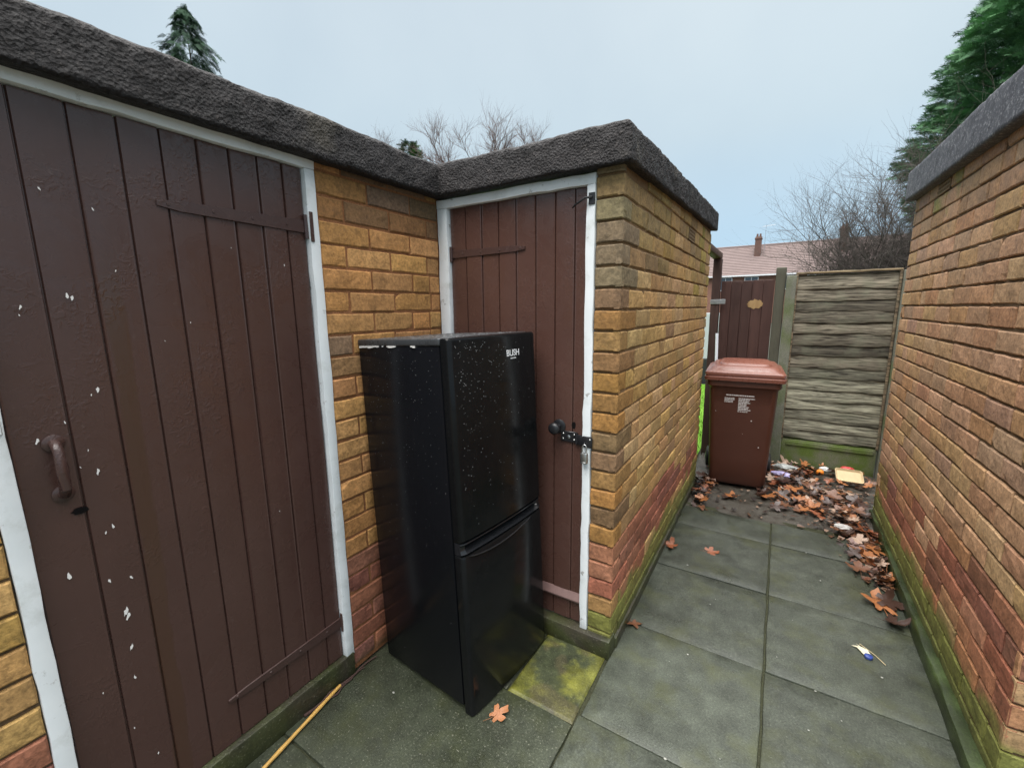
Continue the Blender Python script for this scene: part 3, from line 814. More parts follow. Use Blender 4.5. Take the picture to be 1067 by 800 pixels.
# maker's lettering on the upper door
def text_mesh(s, size, extrude, offset=0):
    cu = bpy.data.curves.new('txt', 'FONT'); cu.body = s; cu.size = size; cu.extrude = extrude; cu.offset = offset; cu.align_x = 'CENTER'
    to = bpy.data.objects.new('txt', cu); COL.objects.link(to)
    dg = bpy.context.evaluated_depsgraph_get(); me = bpy.data.meshes.new_from_object(to.evaluated_get(dg))
    bpy.data.objects.remove(to); bpy.data.curves.remove(cu); return me
me = text_mesh('BUSH', .036, .0004, .0004)
me.materials.append(simple('white_lettering', (.75, .76, .78), .4, .5, .05))
zl, yl = 1.372, .345
tt = (yl - FW / 2) / (FW / 2)
for vv in me.vertices:
    y_ = yl + vv.co.x; t = (y_ - FW / 2) / (FW / 2)
    vv.co = FR @ Vector((FD - .010 * t * t + .0009 + vv.co.z, y_, zl + vv.co.y))
o = bpy.data.objects.new('lettering', me); COL.objects.link(o); o.parent = up
b = B()
for q in range(5): b.box((FD + .0002, .327 + q * .0075, 1.360), (FD + .0008 - .0005, .327 + q * .0075 + .0055, 1.3645), tf=tfr)
b.build('lettering', bpy.data.materials['white_lettering'], up)
# rain drops on the door
b = B()
m = Mt('rain_drops', .05, .6, (.16, .165, .17)); M_DROP = m.m  # grey base colour stands in for the bright glint of clear drops
ico = bmesh.new(); bmesh.ops.create_icosphere(ico, subdivisions=1, radius=1); IV = np.array([tuple(v_.co) for v_ in ico.verts]); ico.verts.index_update(); IF = [tuple(v_.index for v_ in f.verts) for f in ico.faces]; ico.free()
for q in range(260):
    y_ = FW * (.04 + .55 * abs(RNG.gauss(0, .62))); z_ = FH - .01 - abs(RNG.gauss(0, .28))
    if y_ > FW - .03 or z_ < .75: continue
    r = RNG.choice([.0006, .0008, .0010, .0014, .0018]); t = (y_ - FW / 2) / (FW / 2)
    V = IV * np.array((.0012, r, r * 1.15)) + np.array((FD - .010 * t * t, y_, z_))
    b.add([tfr(*p) for p in V], IF)
for q in range(220):
    x_ = RNG.uniform(.02, FD - DT - .02); z_ = FH - .03 - abs(RNG.gauss(0, .4)); r = RNG.choice([.0006, .0008, .0012])
    if z_ < .1: continue
    V = IV * np.array((r, .001, r * 1.2)) + np.array((x_, 0, z_)); b.add([tfr(*p) for p in V], IF)
for q in range(260):
    x_ = RNG.uniform(.02, FD - DT - .02); y_ = RNG.uniform(.02, FW - .02); r = RNG.choice([.002, .003, .004])
    V = IV * np.array((r, r * 1.2, .0012)) + np.array((x_, y_, FH)); b.add([tfr(*p) for p in V], IF)
tag(b.build('rain_drops', M_DROP, fr, smooth=True), kind='stuff')

# ------------------------------------------------------------------ wheelie bin
BC = (-.243, 4.36)
def tb(x_, y_, z_):
    a = rad(3.5); c, s = math.cos(a), math.sin(a)
    return (BC[0] + x_ * c - y_ * s, BC[1] + x_ * s + y_ * c, z_)
bn = thing('wheelie_bin', (*BC, 0), 'brown plastic wheelie bin with closed lid standing by the wooden gate', 'wheelie bin')
m = Mt('bin_body_brown', .42, .5); n = m.noise(14, 5); m.color(m.mix(n, (.068, .023, .014), (.088, .031, .019))); m.color(m.mix(m.ramp(m.noise(4, 6, .75, stretch=(1, 1, .35)), (.60, 0), (.74, .35)), m.mix(n, (.068, .023, .014), (.088, .031, .019)), (.17, .11, .085))); m.rough(m.ramp(n, (.3, .33), (.7, .5))); m.bump(m.noise(300, 2), .12, .001); M_BIN = m.m
m = Mt('bin_lid_brown', .35, .5); n = m.noise(14, 5); m.color(m.mix(n, (.15, .052, .034), (.19, .070, .047))); m.rough(m.ramp(m.noise(25, 5), (.3, .22), (.7, .42))); M_LID = m.m
def rrect(w_, d_, r, z, cx=0, cy=0, n=5):
    L = []
    for (sx, sy, a0) in ((1, -1, -90), (1, 1, 0), (-1, 1, 90), (-1, -1, 180)):
        for q in range(n + 1):
            a = rad(a0 + 90 * q / n); L.append(tb(cx + sx * (w_ / 2 - r) + r * math.cos(a), cy + sy * (d_ / 2 - r) + r * math.sin(a), z))
    return L
b = B()
# front face at y=-.30 (base) leaning to -.36 (top)
secs = [(.425, .50, .03, .03, .0), (.45, .53, .035, .0, .0)]
loops = []
for t in (0, .03, .25, .5, .75, .90):
    z = .02 + t * .97; wd = .445 + .075 * t; dp = .50 + .15 * t; cy = .0 - .012 * t
    loops.append(rrect(wd - (.03 if t == 0 else 0), dp - (.03 if t == 0 else 0), .045, z, 0, cy))
loops.append(rrect(.530, .655, .045, .905, 0, -.012)); loops.append(rrect(.552, .675, .045, .915, 0, -.012)); loops.append(rrect(.556, .68, .045, .985, 0, -.012)); loops.append(rrect(.50, .62, .045, .985, 0, -.012))
b.loft(loops); b.build('body', M_BIN, bn, smooth=40, fixn=True)
b = B()
LL = [(.585, .70, .03, .962), (.600, .715, .035, .965), (.603, .718, .035, .992), (.590, .705, .04, .998), (.588, .703, .04, 1.004), (.598, .712, .04, 1.010), (.596, .710, .045, 1.030), (.570, .69, .05, 1.040),
      (.535, .655, .07, 1.046), (.515, .635, .09, 1.062), (.480, .60, .11, 1.078), (.41, .53, .10, 1.085), (.395, .50, .09, 1.083), (.385, .47, .08, 1.094), (.365, .45, .07, 1.099)]
b.loft([rrect(a, c, r, z, 0, -.012 + (.01 if i > 11 else 0), n=6) for i, (a, c, r, z) in enumerate(LL)])
b.build('lid', M_LID, bn, smooth=28, fixn=True)
b = B()
b.tube([tb(-.27, .345, .985), tb(-.27, .40, 1.0), tb(-.2, .415, 1.0), tb(.2, .415, 1.0), tb(.27, .40, 1.0), tb(.27, .345, .985)], .014, 10); b.build('handle', M_BIN, bn, smooth=40, fixn=True)
M_RUB = simple('rubber', (.012, .012, .013), .6, .4, .3)
for sx in (-1, 1):
    b = B(); b.tube([tb(sx * .232, .235, .10), tb(sx * .242, .235, .10), tb(sx * .272, .235, .10), tb(sx * .280, .235, .10)], [.085, .10, .10, .085], 28)
    wv = b.build('wheel', M_RUB, bn, smooth=40, fixn=True)
    b = B(); b.tube([tb(sx * .2805, .235, .10), tb(sx * .286, .235, .10)], [.055, .03], 20); b.build('hub', M_BLACKIRON, wv, smooth=40, fixn=True)
# printed notice: rows of small white lettering, worn
b = B()
def bface(u, z):
    t = (z - .02) / .97; dp = .50 + .15 * t; return tb(u, -.012 * t - dp / 2 - .0012, z)
def dash(u0, u1, z, h):
    b.add([bface(u0, z), bface(u1, z), bface(u1, z + h), bface(u0, z + h)], [(0, 1, 2, 3)])
def line(u0, u1, z, h, gap=.004):
    u = u0
    while u < u1:
        l = RNG.uniform(.008, .024); dash(u, min(u + l, u1), z, h); u += l + gap
line(-.125, .085, .833, .010, .003)
for q in range(4): line(-.135, -.070 + RNG.uniform(-.01, .02), .808 - q * .0115, .007, .003)
for q in range(9): line(-.028, .03 + RNG.uniform(0, .07), .810 - q * .0125, .008, .003)
line(-.03, .045, .695, .007)
for (u, z, s) in ((.075, .62, .009), (-.20, .685, .005), (.145, .39, .008), (.02, .5, .004)): dash(u, u + s, z, s)
tag(b.build('notice_print', simple('white_print', (.62, .60, .60), .6, .4, .15, 90), bn), kind='stuff')

# ------------------------------------------------------------------ fence, gate, posts
def wood(name, a, c, green=(.10, .11, .06), gw=.4, stretch=(3, 3, 60), wear=None):
    m = Mt(name, .8, .3); n = m.noise(1.6, 6, .65, stretch=stretch, dist=.6); n2 = m.noise(6, 4); at = m.attr('bcol')
    cc = m.mix(m.ramp(n, (.38, 0), (.62, 1)), a, c); cc = m.mix(1.0, cc, at, 'MULTIPLY')
    cc = m.mix(m.ramp(n2, (.5, 0), (.68, gw)), cc, green); m.color(cc); m.bump(n, .6, .004); return m.m
M_LAP = wood('weathered_larch', (.05, .043, .035), (.35, .32, .265), (.17, .18, .125), .4, (3.0, 26, 44))
YF = 5.02
fp = thing('garden_fence', (.47, YF, 0), 'weathered grey overlapping board fence with mossy concrete base behind the leaf pile', 'fence')
b = B(); z = .275; k = 0
while z < 1.80:
    h = .116 + RNG.uniform(-.010, .014); ztop = min(z + h + .022, 1.853)
    up_t = z / 1.85
    tint = (1.0, .97, .88) if z > .95 else (.95, 1.0, .90)
    t = RNG.choice([.5, .65, .8, 1.0, 1.15]) * (.80 if .85 < z < 1.25 else 1) * (1.15 if z < .95 else .78)
    rows = []; nx = 60
    for q in range(nx + 1):
        x_ = .105 + .735 * q / nx
        wav = (vnoise(np.array([x_ * 1.0, k * 3.7, 0]), 5, 3) - .5) * .022 + (vnoise(np.array([x_, k * 5.1, 2]), 16, 4) - .5) * .012
        wt = (vnoise(np.array([x_ * 1.0, k * 2.7, 7]), 5, 3) - .5) * .02
        kn = (vnoise(np.array([x_, k * 9.1, 4]), 7, 9) - .5) * .01
        rows.append([(x_, YF + .002, z + wav), (x_, YF - .019 + kn, z + wav), (x_, YF - .021 + kn, z + wav + .006), (x_, YF - .016 + kn, z + h * .5 + wav * .5), (x_, YF - .006 + kn, ztop + wt * .3), (x_, YF + .002, ztop + wt * .3)])
    b.grid(np.array(rows), 0, (tint[0] * t, tint[1] * t, tint[2] * t, 1)); z += h - .014 + RNG.uniform(-.006, .006); k += 1
b.build('boards', M_LAP, fp, smooth=30)
b = B()
for (xa, xb) in ((.088, .108), (.838, .858)): b.rbox((xa, YF - .035, .262), (xb, YF + .02, 1.87), .003, 1, noise=.002, div=4, col=(.75, .62, .48, 1))
b.rbox((.088, YF - .035, 1.8705), (.858, YF + .02, 1.888), .003, 1, noise=.003, div=5, col=(.95, .78, .55, 1))
b.build('panel_frame', M_LAP, fp, smooth=30)
m = Mt('old_concrete', .8, .35); n = m.noise(7, 6, .65); n2 = m.noise(120, 4)
c = m.mix(n, (.105, .11, .085), (.20, .20, .16)); c = m.mix(m.ramp(m.noise(4, 5), (.45, 0), (.65, .8)), c, (.085, .115, .035)); c = m.mix(1.0, c, m.ramp(n2, (.3, .7), (.7, 1.2)), 'MULTIPLY')
m.color(c); m.bump(n2, .5, .004); M_CONC = m.m
m = Mt('mossy_concrete', .8, .35); n = m.noise(5, 6, .65); n2 = m.noise(120, 4)
c = m.mix(m.ramp(n, (.35, 0), (.6, 1)), (.15, .15, .10), (.095, .14, .025)); m.color(m.mix(1.0, c, m.ramp(n2, (.3, .7), (.7, 1.2)), 'MULTIPLY')); m.bump(n2, .5, .004); M_MCONC = m.m
b = B(); b.rbox((.100, YF - .02, -.02), (.850, YF + .03, .262), .004, 2, noise=.002, div=4)
b.rbox((.14, YF - .03, .205), (.83, YF - .0205, .245), .003, 1)
b.rbox((.105, YF + .003, .2), (.84, YF + .02, 1.86), .002, 1)  # added sheet behind the boards, blocks grass light through the gaps
b.build('gravel_board', M_MCONC, fp, smooth=40)
m = Mt('dark_post', .8, .3); n = m.noise(1.5, 6, .65, stretch=(12, 12, 3)); m.color(m.mix(n, (.035, .032, .025), (.105, .105, .075))); m.bump(n, .5, .004); M_DPOST = m.m
def post(x0, x1, y0, y1, z1, mat, parent, rounded=False, name='post'):
    b = B(); b.rbox((x0, y0, -.05), (x1, y1, z1), .012 if rounded else .006, 3, noise=.002, div=6)
    return b.build(name, mat, parent, smooth=40)
tag(post(-.078, .008, 4.98, 5.08, 1.945, M_DPOST, None, True, 'gate_post'), 'dark weathered gate post with moss, tallest post right of the wooden gate', 'gate post')
post(.012, .096, 4.965, 5.06, 1.862, M_CONC, fp)
post(.860, .945, 4.96, 5.07, 1.872, M_CONC, fp)
# timber gateway on the left: two posts and a beam
m = Mt('brown_timber', .75, .35); n = m.noise(2, 6, .65, stretch=(14, 14, 2)); at = m.attr('bcol'); m.color(m.mix(1.0, m.mix(n, (.016, .008, .007), (.085, .045, .036)), at, 'MULTIPLY')); m.bump(n, .5, .004); m.rough(m.ramp(n, (.3, .45), (.7, .8))); M_TIMB = m.m
gw = thing('gateway_frame', (-.60, 4.6, 0), 'dark brown timber gateway of two posts and a beam against the brick side wall', 'gateway frame')
b = B(); b.rbox((-.638, 4.96, -.03), (-.560, 5.05, 2.06), .005, 2, div=5, noise=.002); b.build('post', M_TIMB, gw, smooth=40)
b = B(); b.rbox((-.655, 4.085, -.03), (-.585, 4.155, 2.06), .005, 2, div=5, noise=.002); b.build('post', M_TIMB, gw, smooth=40)
b = B(); b.rbox((-.645, 4.085, 2.062), (-.565, 5.05, 2.12), .005, 2, div=5, noise=.002, col=(1.6, 1.7, 1.5, 1)); b.build('beam', M_TIMB, gw, smooth=40)
gt = thing('wooden_gate', (-.32, YF, .04), 'closed dark brown plank gate with bare wood patch behind the wheelie bin', 'gate')
b = B(); xs = np.linspace(-.553, -.082, 6)
for a, c in zip(xs[:-1], xs[1:]):
    t = RNG.uniform(.8, 1.35); b.rbox((a + .0008, YF - .014, .05), (c - .0008, YF + .006, 1.835 + RNG.uniform(-.006, .006)), .003, 1, div=5, noise=.0015, col=(t * .95, t * .85, t * .85, 1))
b.build('boards', M_TIMB, gt, smooth=40)
b = B()
b.rbox((-.55, YF + .0065, .06), (-.085, YF + .03, 1.80), .003, 1, col=(1.2, 1, 1, 1))
b.build('backing', M_TIMB, gt)
b = B()
n = 26
b.add([(-.235 + .068 * math.cos(q * 2 * math.pi / n) * (1 + .12 * math.sin(3 * q)), YF - .0175, 1.60 + .045 * math.sin(q * 2 * math.pi / n) * (1 + .18 * math.sin(2.1 * q))) for q in range(n)], [tuple(range(n))[::-1]])
m = Mt('bare_wood', .8, .3); m.color(m.mix(m.noise(2, 5, .6, stretch=(10, 10, 3)), (.16, .09, .035), (.42, .29, .14))); b.build('bare_patch', m.m, gt)
b = B(); b.rbox((-.642, YF - .066, 1.606), (-.50, YF - .0615, 1.652), .001, 1); b.rbox((-.566, YF - .061, 1.612), (-.555, YF - .015, 1.646), .001, 1)
b.tube([(-.60, YF - .066, 1.63), (-.60, YF - .072, 1.63)], .008, 10)
b.build('latch', simple('galvanised', (.42, .44, .45), .45, .5, .2, 60, .9), gt, smooth=40)
# white pipe between bin and gate
b = B(); b.tube([(-.49, 4.80, .02), (-.52, 4.84, .7), (-.548, 4.88, 1.31)], .014, 14)
tag(b.build('pipe', simple('white_plastic', (.70, .74, .80), .4, .5, .08), smooth=40, fixn=True), 'white plastic pipe standing upright behind the bin by the gate', 'pipe')

# ------------------------------------------------------------------ leaves and litter
def leaf_mesh(name, seed, size, mats):
    rg = random.Random(seed); n = 48; ring = []; lo = rg.uniform(-.25, .25); la = rg.uniform(-.3, .3); asp = rg.uniform(.7, 1.1)
    for q in range(n):
        a = 2 * math.pi * q / n
        lob = .36 + .64 * abs(math.cos(a * 2.5 + lo)) ** 1.0 * (.70 + .40 * math.cos(a) + la * math.sin(a * 2 + lo * 5))
        if abs(a - math.pi) < .35: lob *= .55
        lob *= 1 + .10 * math.sin(a * 15 + seed) * .6 + rg.uniform(-.13, .10); ring.append((lob * math.cos(a), asp * lob * math.sin(a)))
    b = B(); V = []; k1, k2, k3, ph = rg.uniform(-.6, 1.5), rg.uniform(-.5, 1.5), rg.uniform(-.8, .8), rg.uniform(0, 6)
    def P(x_, y_):
        r2 = math.hypot(x_, y_); z = .28 * k1 * x_ * x_ + .38 * k2 * y_ * y_ + .2 * k3 * x_ * y_ + .10 * math.sin(4 * x_ + ph) * r2 + .08 * math.sin(6 * y_ + ph * 2) * r2
        return (x_ * size, y_ * size, z * size)
    for f in (.33, .66, 1.0):
        V += [P(x_ * f, y_ * f) for x_, y_ in ring]
    V.append(P(0, 0)); F = []
    for l in range(2):
        for q in range(n): F.append((l * n + q, l * n + (q + 1) % n, (l + 1) * n + (q + 1) % n, (l + 1) * n + q))
    for q in range(n): F.append((3 * n, (q + 1) % n, q))
    b.add(V, F)
    b.tube([P(0, 0), tuple(c * .55 for c in P(-1.0, 0)), P(-1.1, .06)], [size * .018, size * .016, size * .012], 4)
    me = b.mesh(name, mats, True)
    mn = min(v_.co.z for v_ in me.vertices)
    for v_ in me.vertices: v_.co.z -= mn
    return me
def leafmat(name, a, c, rough):
    m = Mt(name, rough, .5); n = m.noise(22, 5, .6); n2 = m.noise(70, 4, .6)
    cc = m.mix(n, a, c); cc = m.mix(m.ramp(n2, (.6, 0), (.75, .6)), cc, (.03, .016, .010)); m.color(cc); m.bump(n2, .4, .002); return m.m
LM = [leafmat('leaf_orange', (.22, .075, .025), (.42, .17, .06), .45), leafmat('leaf_brown', (.085, .035, .02), (.20, .085, .04), .35), leafmat('leaf_dark', (.025, .014, .011), (.075, .035, .024), .3),
      leafmat('leaf_pale', (.30, .20, .14), (.46, .33, .25), .45), leafmat('leaf_mauve', (.16, .10, .09), (.30, .20, .18), .35), leafmat('leaf_rust', (.16, .045, .02), (.30, .10, .04), .4)]
LMS = [[leaf_mesh('leaf', 10 * k + j, 1.0, LM[k]) for j in range(7)] for k in range(6)]
def leaf(x_, y_, z_, s, k, label, group=None, tilt=.3, rz=None, j=None):
    o = bpy.data.objects.new('fallen_leaf', LMS[k][RNG.randrange(7) if j is None else j]); COL.objects.link(o)
    o.location = (x_, y_, z_); o.scale = (s, s, s * RNG.uniform(.7, 1.3)); o.rotation_euler = (RNG.uniform(-tilt, tilt), RNG.uniform(-tilt, tilt), RNG.uniform(0, 6.28) if rz is None else rz)
    return tag(o, label, 'leaf', group)
ol = bpy.data.objects.new('fallen_leaf', leaf_mesh('leaf', 4321, 1.0, LM[0])); COL.objects.link(ol)
ol.location = (-.822, 1.185, .010); ol.scale = (.052, .052, .085); ol.rotation_euler = (.38, -.30, .9)
tag(ol, 'curled orange leaf lying against the bottom front corner of the fridge', 'leaf')
leaf(-.271, 2.87, .002, .055, 5, 'small rust red leaf lying alone on the middle of a grey slab')
leaf(-.509, 2.80, .010, .058, 5, 'rust leaf on the slab edge against the passage brick wall')
leaf(-.512, 1.964, .004, .045, 1, 'thin brown leaf at the foot of the brick corner by the path')
leaf(.575, 2.76, .006, .105, 0, 'large orange brown leaf on the slab near the right wall, nearest of the big leaves')
leaf(.600, 2.62, .014, .075, 2, 'dark wet leaf beside the right wall footing, closest to the viewer')
leaf(.60, 2.80, .014, .085, 2, 'dark brown leaf overlapping the large orange leaf by right wall', tilt=.5)
b = B(); rgf = random.Random(77)
for q in range(2600):
    if q % 2: y_ = 2.95 + 1.5 * rgf.random() ** .8; x_ = .66 - abs(rgf.gauss(0, .05 + .12 * (y_ - 2.95)))
    else:
        x_ = rgf.uniform(-.52, .82); y_ = rgf.uniform(3.55, 4.96)
        if y_ < 4.15 and rgf.random() < .7: continue
    s_ = rgf.choice([.006, .009, .013, .02, .028]); a = rgf.uniform(0, 6.28); k = rgf.randrange(3, 6)
    z_ = .002 + rgf.random() * .012
    V = [(x_ + s_ * rgf.uniform(.4, 1.2) * math.cos(a + i * 6.283 / k), y_ + s_ * rgf.uniform(.4, 1.2) * math.sin(a + i * 6.283 / k), z_ + rgf.uniform(-.25, .45) * s_) for i in range(k)]
    c = rgf.choice([(.05, .025, .016), (.10, .045, .022), (.03, .018, .014), (.20, .09, .04), (.26, .17, .12), (.14, .05, .025), (.02, .014, .012)])
    b.add(V, [tuple(range(k))], (*c, 1))
m = Mt('leaf_scraps', .45, .45); m.color(m.mix(1.0, m.attr('bcol'), m.ramp(m.noise(60, 4), (.3, .6), (.7, 1.2)), 'MULTIPLY'))
tag(b.build('leaf_litter', m.m), 'shredded wet leaf litter covering the yard floor under the whole leaves', 'leaf litter', kind='stuff')
G1 = 'dead leaves heaped along the right wall'; L1 = 'dead plane leaf in the wet strip of leaves along the right wall'
G2 = 'dead leaves before the fence'; L2 = 'dead leaf in the wet heap on the yard floor before the fence'
G3 = 'dead leaves between bin and passage wall'; L3 = 'dead leaf between the bin and the left passage wall'
for q in range(62):
    y_ = 2.98 + 1.35 * RNG.random() ** .9; t = (y_ - 2.98) / 1.35; x_ = .655 - abs(RNG.gauss(0, .07 + .13 * t))
    leaf(x_, y_, .004 + RNG.random() * .045, RNG.uniform(.04, .09), RNG.choice([0, 0, 1, 1, 3, 3, 4, 4, 2, 2, 5]), L1, G1, .45)
for q in range(150):
    x_ = RNG.uniform(-.02, .80); y_ = RNG.uniform(4.12, 4.95)
    if x_ > .42 and y_ < 4.62 and RNG.random() < .85: continue
    if math.hypot(x_ - BC[0], y_ - BC[1]) < .26: continue
    leaf(x_, y_, .002 + RNG.random() * .05, RNG.uniform(.03, .075), RNG.choice([0, 0, 1, 1, 2, 2, 2, 5, 3, 4]), L2, G2, .5)
for q in range(26):
    x_ = RNG.uniform(-.06, .42); y_ = RNG.uniform(3.78, 4.15); leaf(x_, y_, .002 + RNG.random() * .02, RNG.uniform(.04, .085), RNG.choice([0, 1, 2, 5, 1, 2]), L2, G2, .4)
for q in range(30):
    x_ = RNG.uniform(-.53, -.40); y_ = RNG.uniform(3.50, 4.30); leaf(x_, y_, .003 + RNG.random() * .03, RNG.uniform(.04, .08), RNG.choice([0, 1, 2, 5, 1, 2]), L3, G3, .45)
leaf(-.235, 3.86, .004, .085, 0, 'orange leaf lying in front of the wheelie bin', tilt=.2)
leaf(.02, 3.98, .004, .10, 0, 'bright orange leaf lying right of the wheelie bin front corner', tilt=.25)

def crumple(name, loc, size, seed, mat, label, cat, rough=.35, sub=3):
    bm = bmesh.new(); bmesh.ops.create_icosphere(bm, subdivisions=sub, radius=1)
    V = np.array([tuple(v_.co) for v_ in bm.verts]); n = fbm(V, 1.7, seed, 3) - .5; n2 = np.abs(fbm(V, 3.1, seed + 5, 2) - .5)
    V = V * (1 + n * rough * 2.2 - n2 * rough * 1.5)[:, None] * np.array(size) ; V[:, 2] -= V[:, 2].min()
    bm.verts.index_update(); F = [tuple(v_.index for v_ in f.verts) for f in bm.faces]; bm.free()
    b = B(); b.add(V, F); o = b.build(name, mat); o.location = loc; return tag(o, label, cat)
crumple('plastic_wrapper', (.155, 4.72, .03), (.10, .05, .025), 2, simple('clear_plastic', (.38, .40, .39), .2, .6, .3, 60), 'crumpled clear grey plastic wrapper among leaves below the gravel board', 'wrapper', .5)
crumple('drink_pouch', (.115, 4.46, .04), (.075, .03, .025), 6, simple('lilac_foil', (.42, .38, .62), .3, .6, .4, 20), 'crushed lilac and white drink pouch right of the bin wheel', 'pouch', .4)
crumple('orange_ball', (.42, 4.70, .035), (.032, .030, .028), 9, simple('orange_rubber', (.75, .22, .015), .5, .5, .15), 'bright orange crumpled ball in the leaves before the fence', 'ball', .15)
crumple('paper_scrap', (.47, 4.86, .03), (.05, .03, .02), 12, simple('white_paper', (.60, .60, .58), .6, .4, .2), 'white crumpled paper scrap against the mossy gravel board', 'paper', .4)
crumple('red_packet', (.63, 4.87, .05), (.055, .025, .025), 15, simple('red_plastic', (.55, .05, .05), .35, .5, .3), 'red packet lying behind the cream foam tray', 'packet', .35)
crumple('paper_scrap', (.49, 3.62, .02), (.05, .03, .018), 22, simple('grey_paper', (.46, .45, .43), .5, .4, .3), 'pale wet paper scrap among leaves by the right wall', 'paper', .5)
# cream foam tray, shallow with a rim, tilted on the leaves
b = B(); TM = Matrix.Translation((.625, 4.66, .075)) @ Matrix.Rotation(.12, 4, 'Z') @ Matrix.Rotation(rad(38), 4, 'X') @ Matrix.Scale(.85, 4) @ Matrix.Rotation(rad(3), 4, 'Y')
def tray(w_, d_, r, z):
    L = []
    for (sx, sy, a0) in ((1, -1, -90), (1, 1, 0), (-1, 1, 90), (-1, -1, 180)):
        for q in range(6):
            a = rad(a0 + 18 * q); L.append(tuple(TM @ Vector((sx * (w_ / 2 - r) + r * math.cos(a), sy * (d_ / 2 - r) + r * math.sin(a), z))))
    return L
b.loft([tray(.20, .12, .02, .0), tray(.235, .15, .025, .02), tray(.24, .155, .025, .024), tray(.232, .148, .025, .026), tray(.205, .12, .02, .010)])
tag(b.build('foam_tray', simple('cream_foam', (.55, .42, .24), .6, .4, .15, 25), smooth=40, fixn=True), 'cream yellow foam food tray tilted on the leaves by the fence', 'tray')
# flattened cap-and-card litter on the slab
sc = thing('sweet_wrapper', (.445, 2.324, .002), 'small cream and blue sweet wrapper with a stick on a path slab', 'wrapper')
b = B(); b.add([(.405, 2.35, .004), (.425, 2.338, .010), (.45, 2.30, .006), (.475, 2.315, .005), (.462, 2.342, .012), (.44, 2.36, .006), (.425, 2.375, .004), (.432, 2.352, .010)], [(0, 1, 7), (1, 2, 3, 4), (1, 4, 5, 7), (5, 6, 7)]); b.build('card', simple('cream_card', (.62, .58, .42), .6, .4, .1), sc)
b = B(); b.tube([(.462, 2.300, .003), (.462, 2.300, .012), (.462, 2.300, .015)], [.016, .016, .010], 16); b.build('cap', simple('blue_plastic', (.03, .06, .25), .35, .5, .3), sc, smooth=40)
b = B(); b.tube([(.44, 2.38, .004), (.49, 2.33, .004), (.52, 2.285, .003)], .0016, 6); b.build('stick', simple('pale_straw', (.5, .42, .25), .6), sc)
# cane and twigs at the left door
M_CANE = simple('bamboo', (.48, .28, .07), .45, .5, .25, 25)
b = B(); pts = [(-1.395 - .07 * t, .50 + .45 * t, .008 + .008 * t) for t in np.linspace(0, 1, 12)]
b.tube(pts, [.0066 if i % 4 else .0078 for i in range(12)], 8)
tag(b.build('bamboo_cane', M_CANE, smooth=40, fixn=True), 'thin yellow bamboo cane lying along the sill of the wide door', 'cane')
M_TWIG = simple('dark_twig', (.055, .03, .025), .6, .4, .3, 40)
for i, (p0, p1, r, lab) in enumerate((((-1.475, .79, .008), (-1.462, 1.14, .012), .006, 'dark brown twig lying against the wall left of the fridge'), ((-1.45, .85, .006), (-1.467, 1.07, .010), .004, 'thinner reddish twig beside the dark one left of the fridge'))):
    b = B(); pts = [Vector(p0).lerp(Vector(p1), t) + Vector(((vnoise(np.array([t, i, 0.]), 6, 3) - .5) * .02, 0, 0)) for t in np.linspace(0, 1, 10)]
    b.tube(pts, [r * (1 - .5 * t) for t in np.linspace(0, 1, 10)], 6); tag(b.build('twig', M_TWIG, smooth=40, fixn=True), lab, 'twig')
b = B()
for q in range(44):
    x_, y_ = RNG.uniform(-1.44, .6), RNG.uniform(.3, 3.2)
    if -1.45 < x_ < -.6 and y_ > 1.1: continue
    if x_ < -.55 and y_ > 1.6: continue
    r = RNG.choice([.0018, .0022, .003, .0045]); V = IV * np.array((r * RNG.uniform(.8, 1.6), r, r * .6)) + np.array((x_, y_, .003)); b.add(V, IF)
tag(b.build('grit', simple('pale_grit', (.30, .30, .27), .7, .3, .3, 300)), 'scattered pale grit and tiny stones on the paving slabs', 'grit', kind='stuff')

# ------------------------------------------------------------------ trees
def conifer_frond(rg, n=16):
    V = []; F = []
    def tri(a, c, wd):
        a = np.array(a); c = np.array(c); t = c - a; s = np.cross(t, (0, 0, 1.)); s = s / (np.linalg.norm(s) + 1e-9) * wd
        i = len(V); V.extend([a - s, a + s, c]); F.append((i, i + 1, i + 2))
    z = lambda x_: -.18 * x_ * x_
    for q in range(n):
        x_ = .05 + .9 * q / n; l = .34 * (1 - x_) ** .7 + .08
        for sgn in (-1, 1):
            a = rg.uniform(.55, .95); tip = (x_ + l * math.cos(a), sgn * l * math.sin(a), z(x_) - .10 * l + rg.uniform(-.05, .05))
            tri((x_, 0, z(x_)), tip, .017)
            for f in (.45, .75):
                bx, by, bz = x_ + (tip[0] - x_) * f, tip[1] * f, z(x_) + (tip[2] - z(x_)) * f
                tri((bx, by, bz), (bx + l * .42, by + rg.uniform(-.07, .11) * sgn, bz + rg.uniform(-.07, .05)), .015)
    tri((.8, 0, z(.8)), (1.1, 0, z(1.1)), .03)
    return np.array(V), F
FRO = [conifer_frond(random.Random(i)) for i in range(5)]
m = Mt('conifer_green', .8, .12); at = m.attr('bcol'); m.color(m.mix(1.0, at, m.ramp(m.noise(3, 3), (.3, .75), (.7, 1.2)), 'MULTIPLY')); M_CON = m.m
M_BARK = simple('bark', (.09, .065, .05), .85, .2, .35, 12)
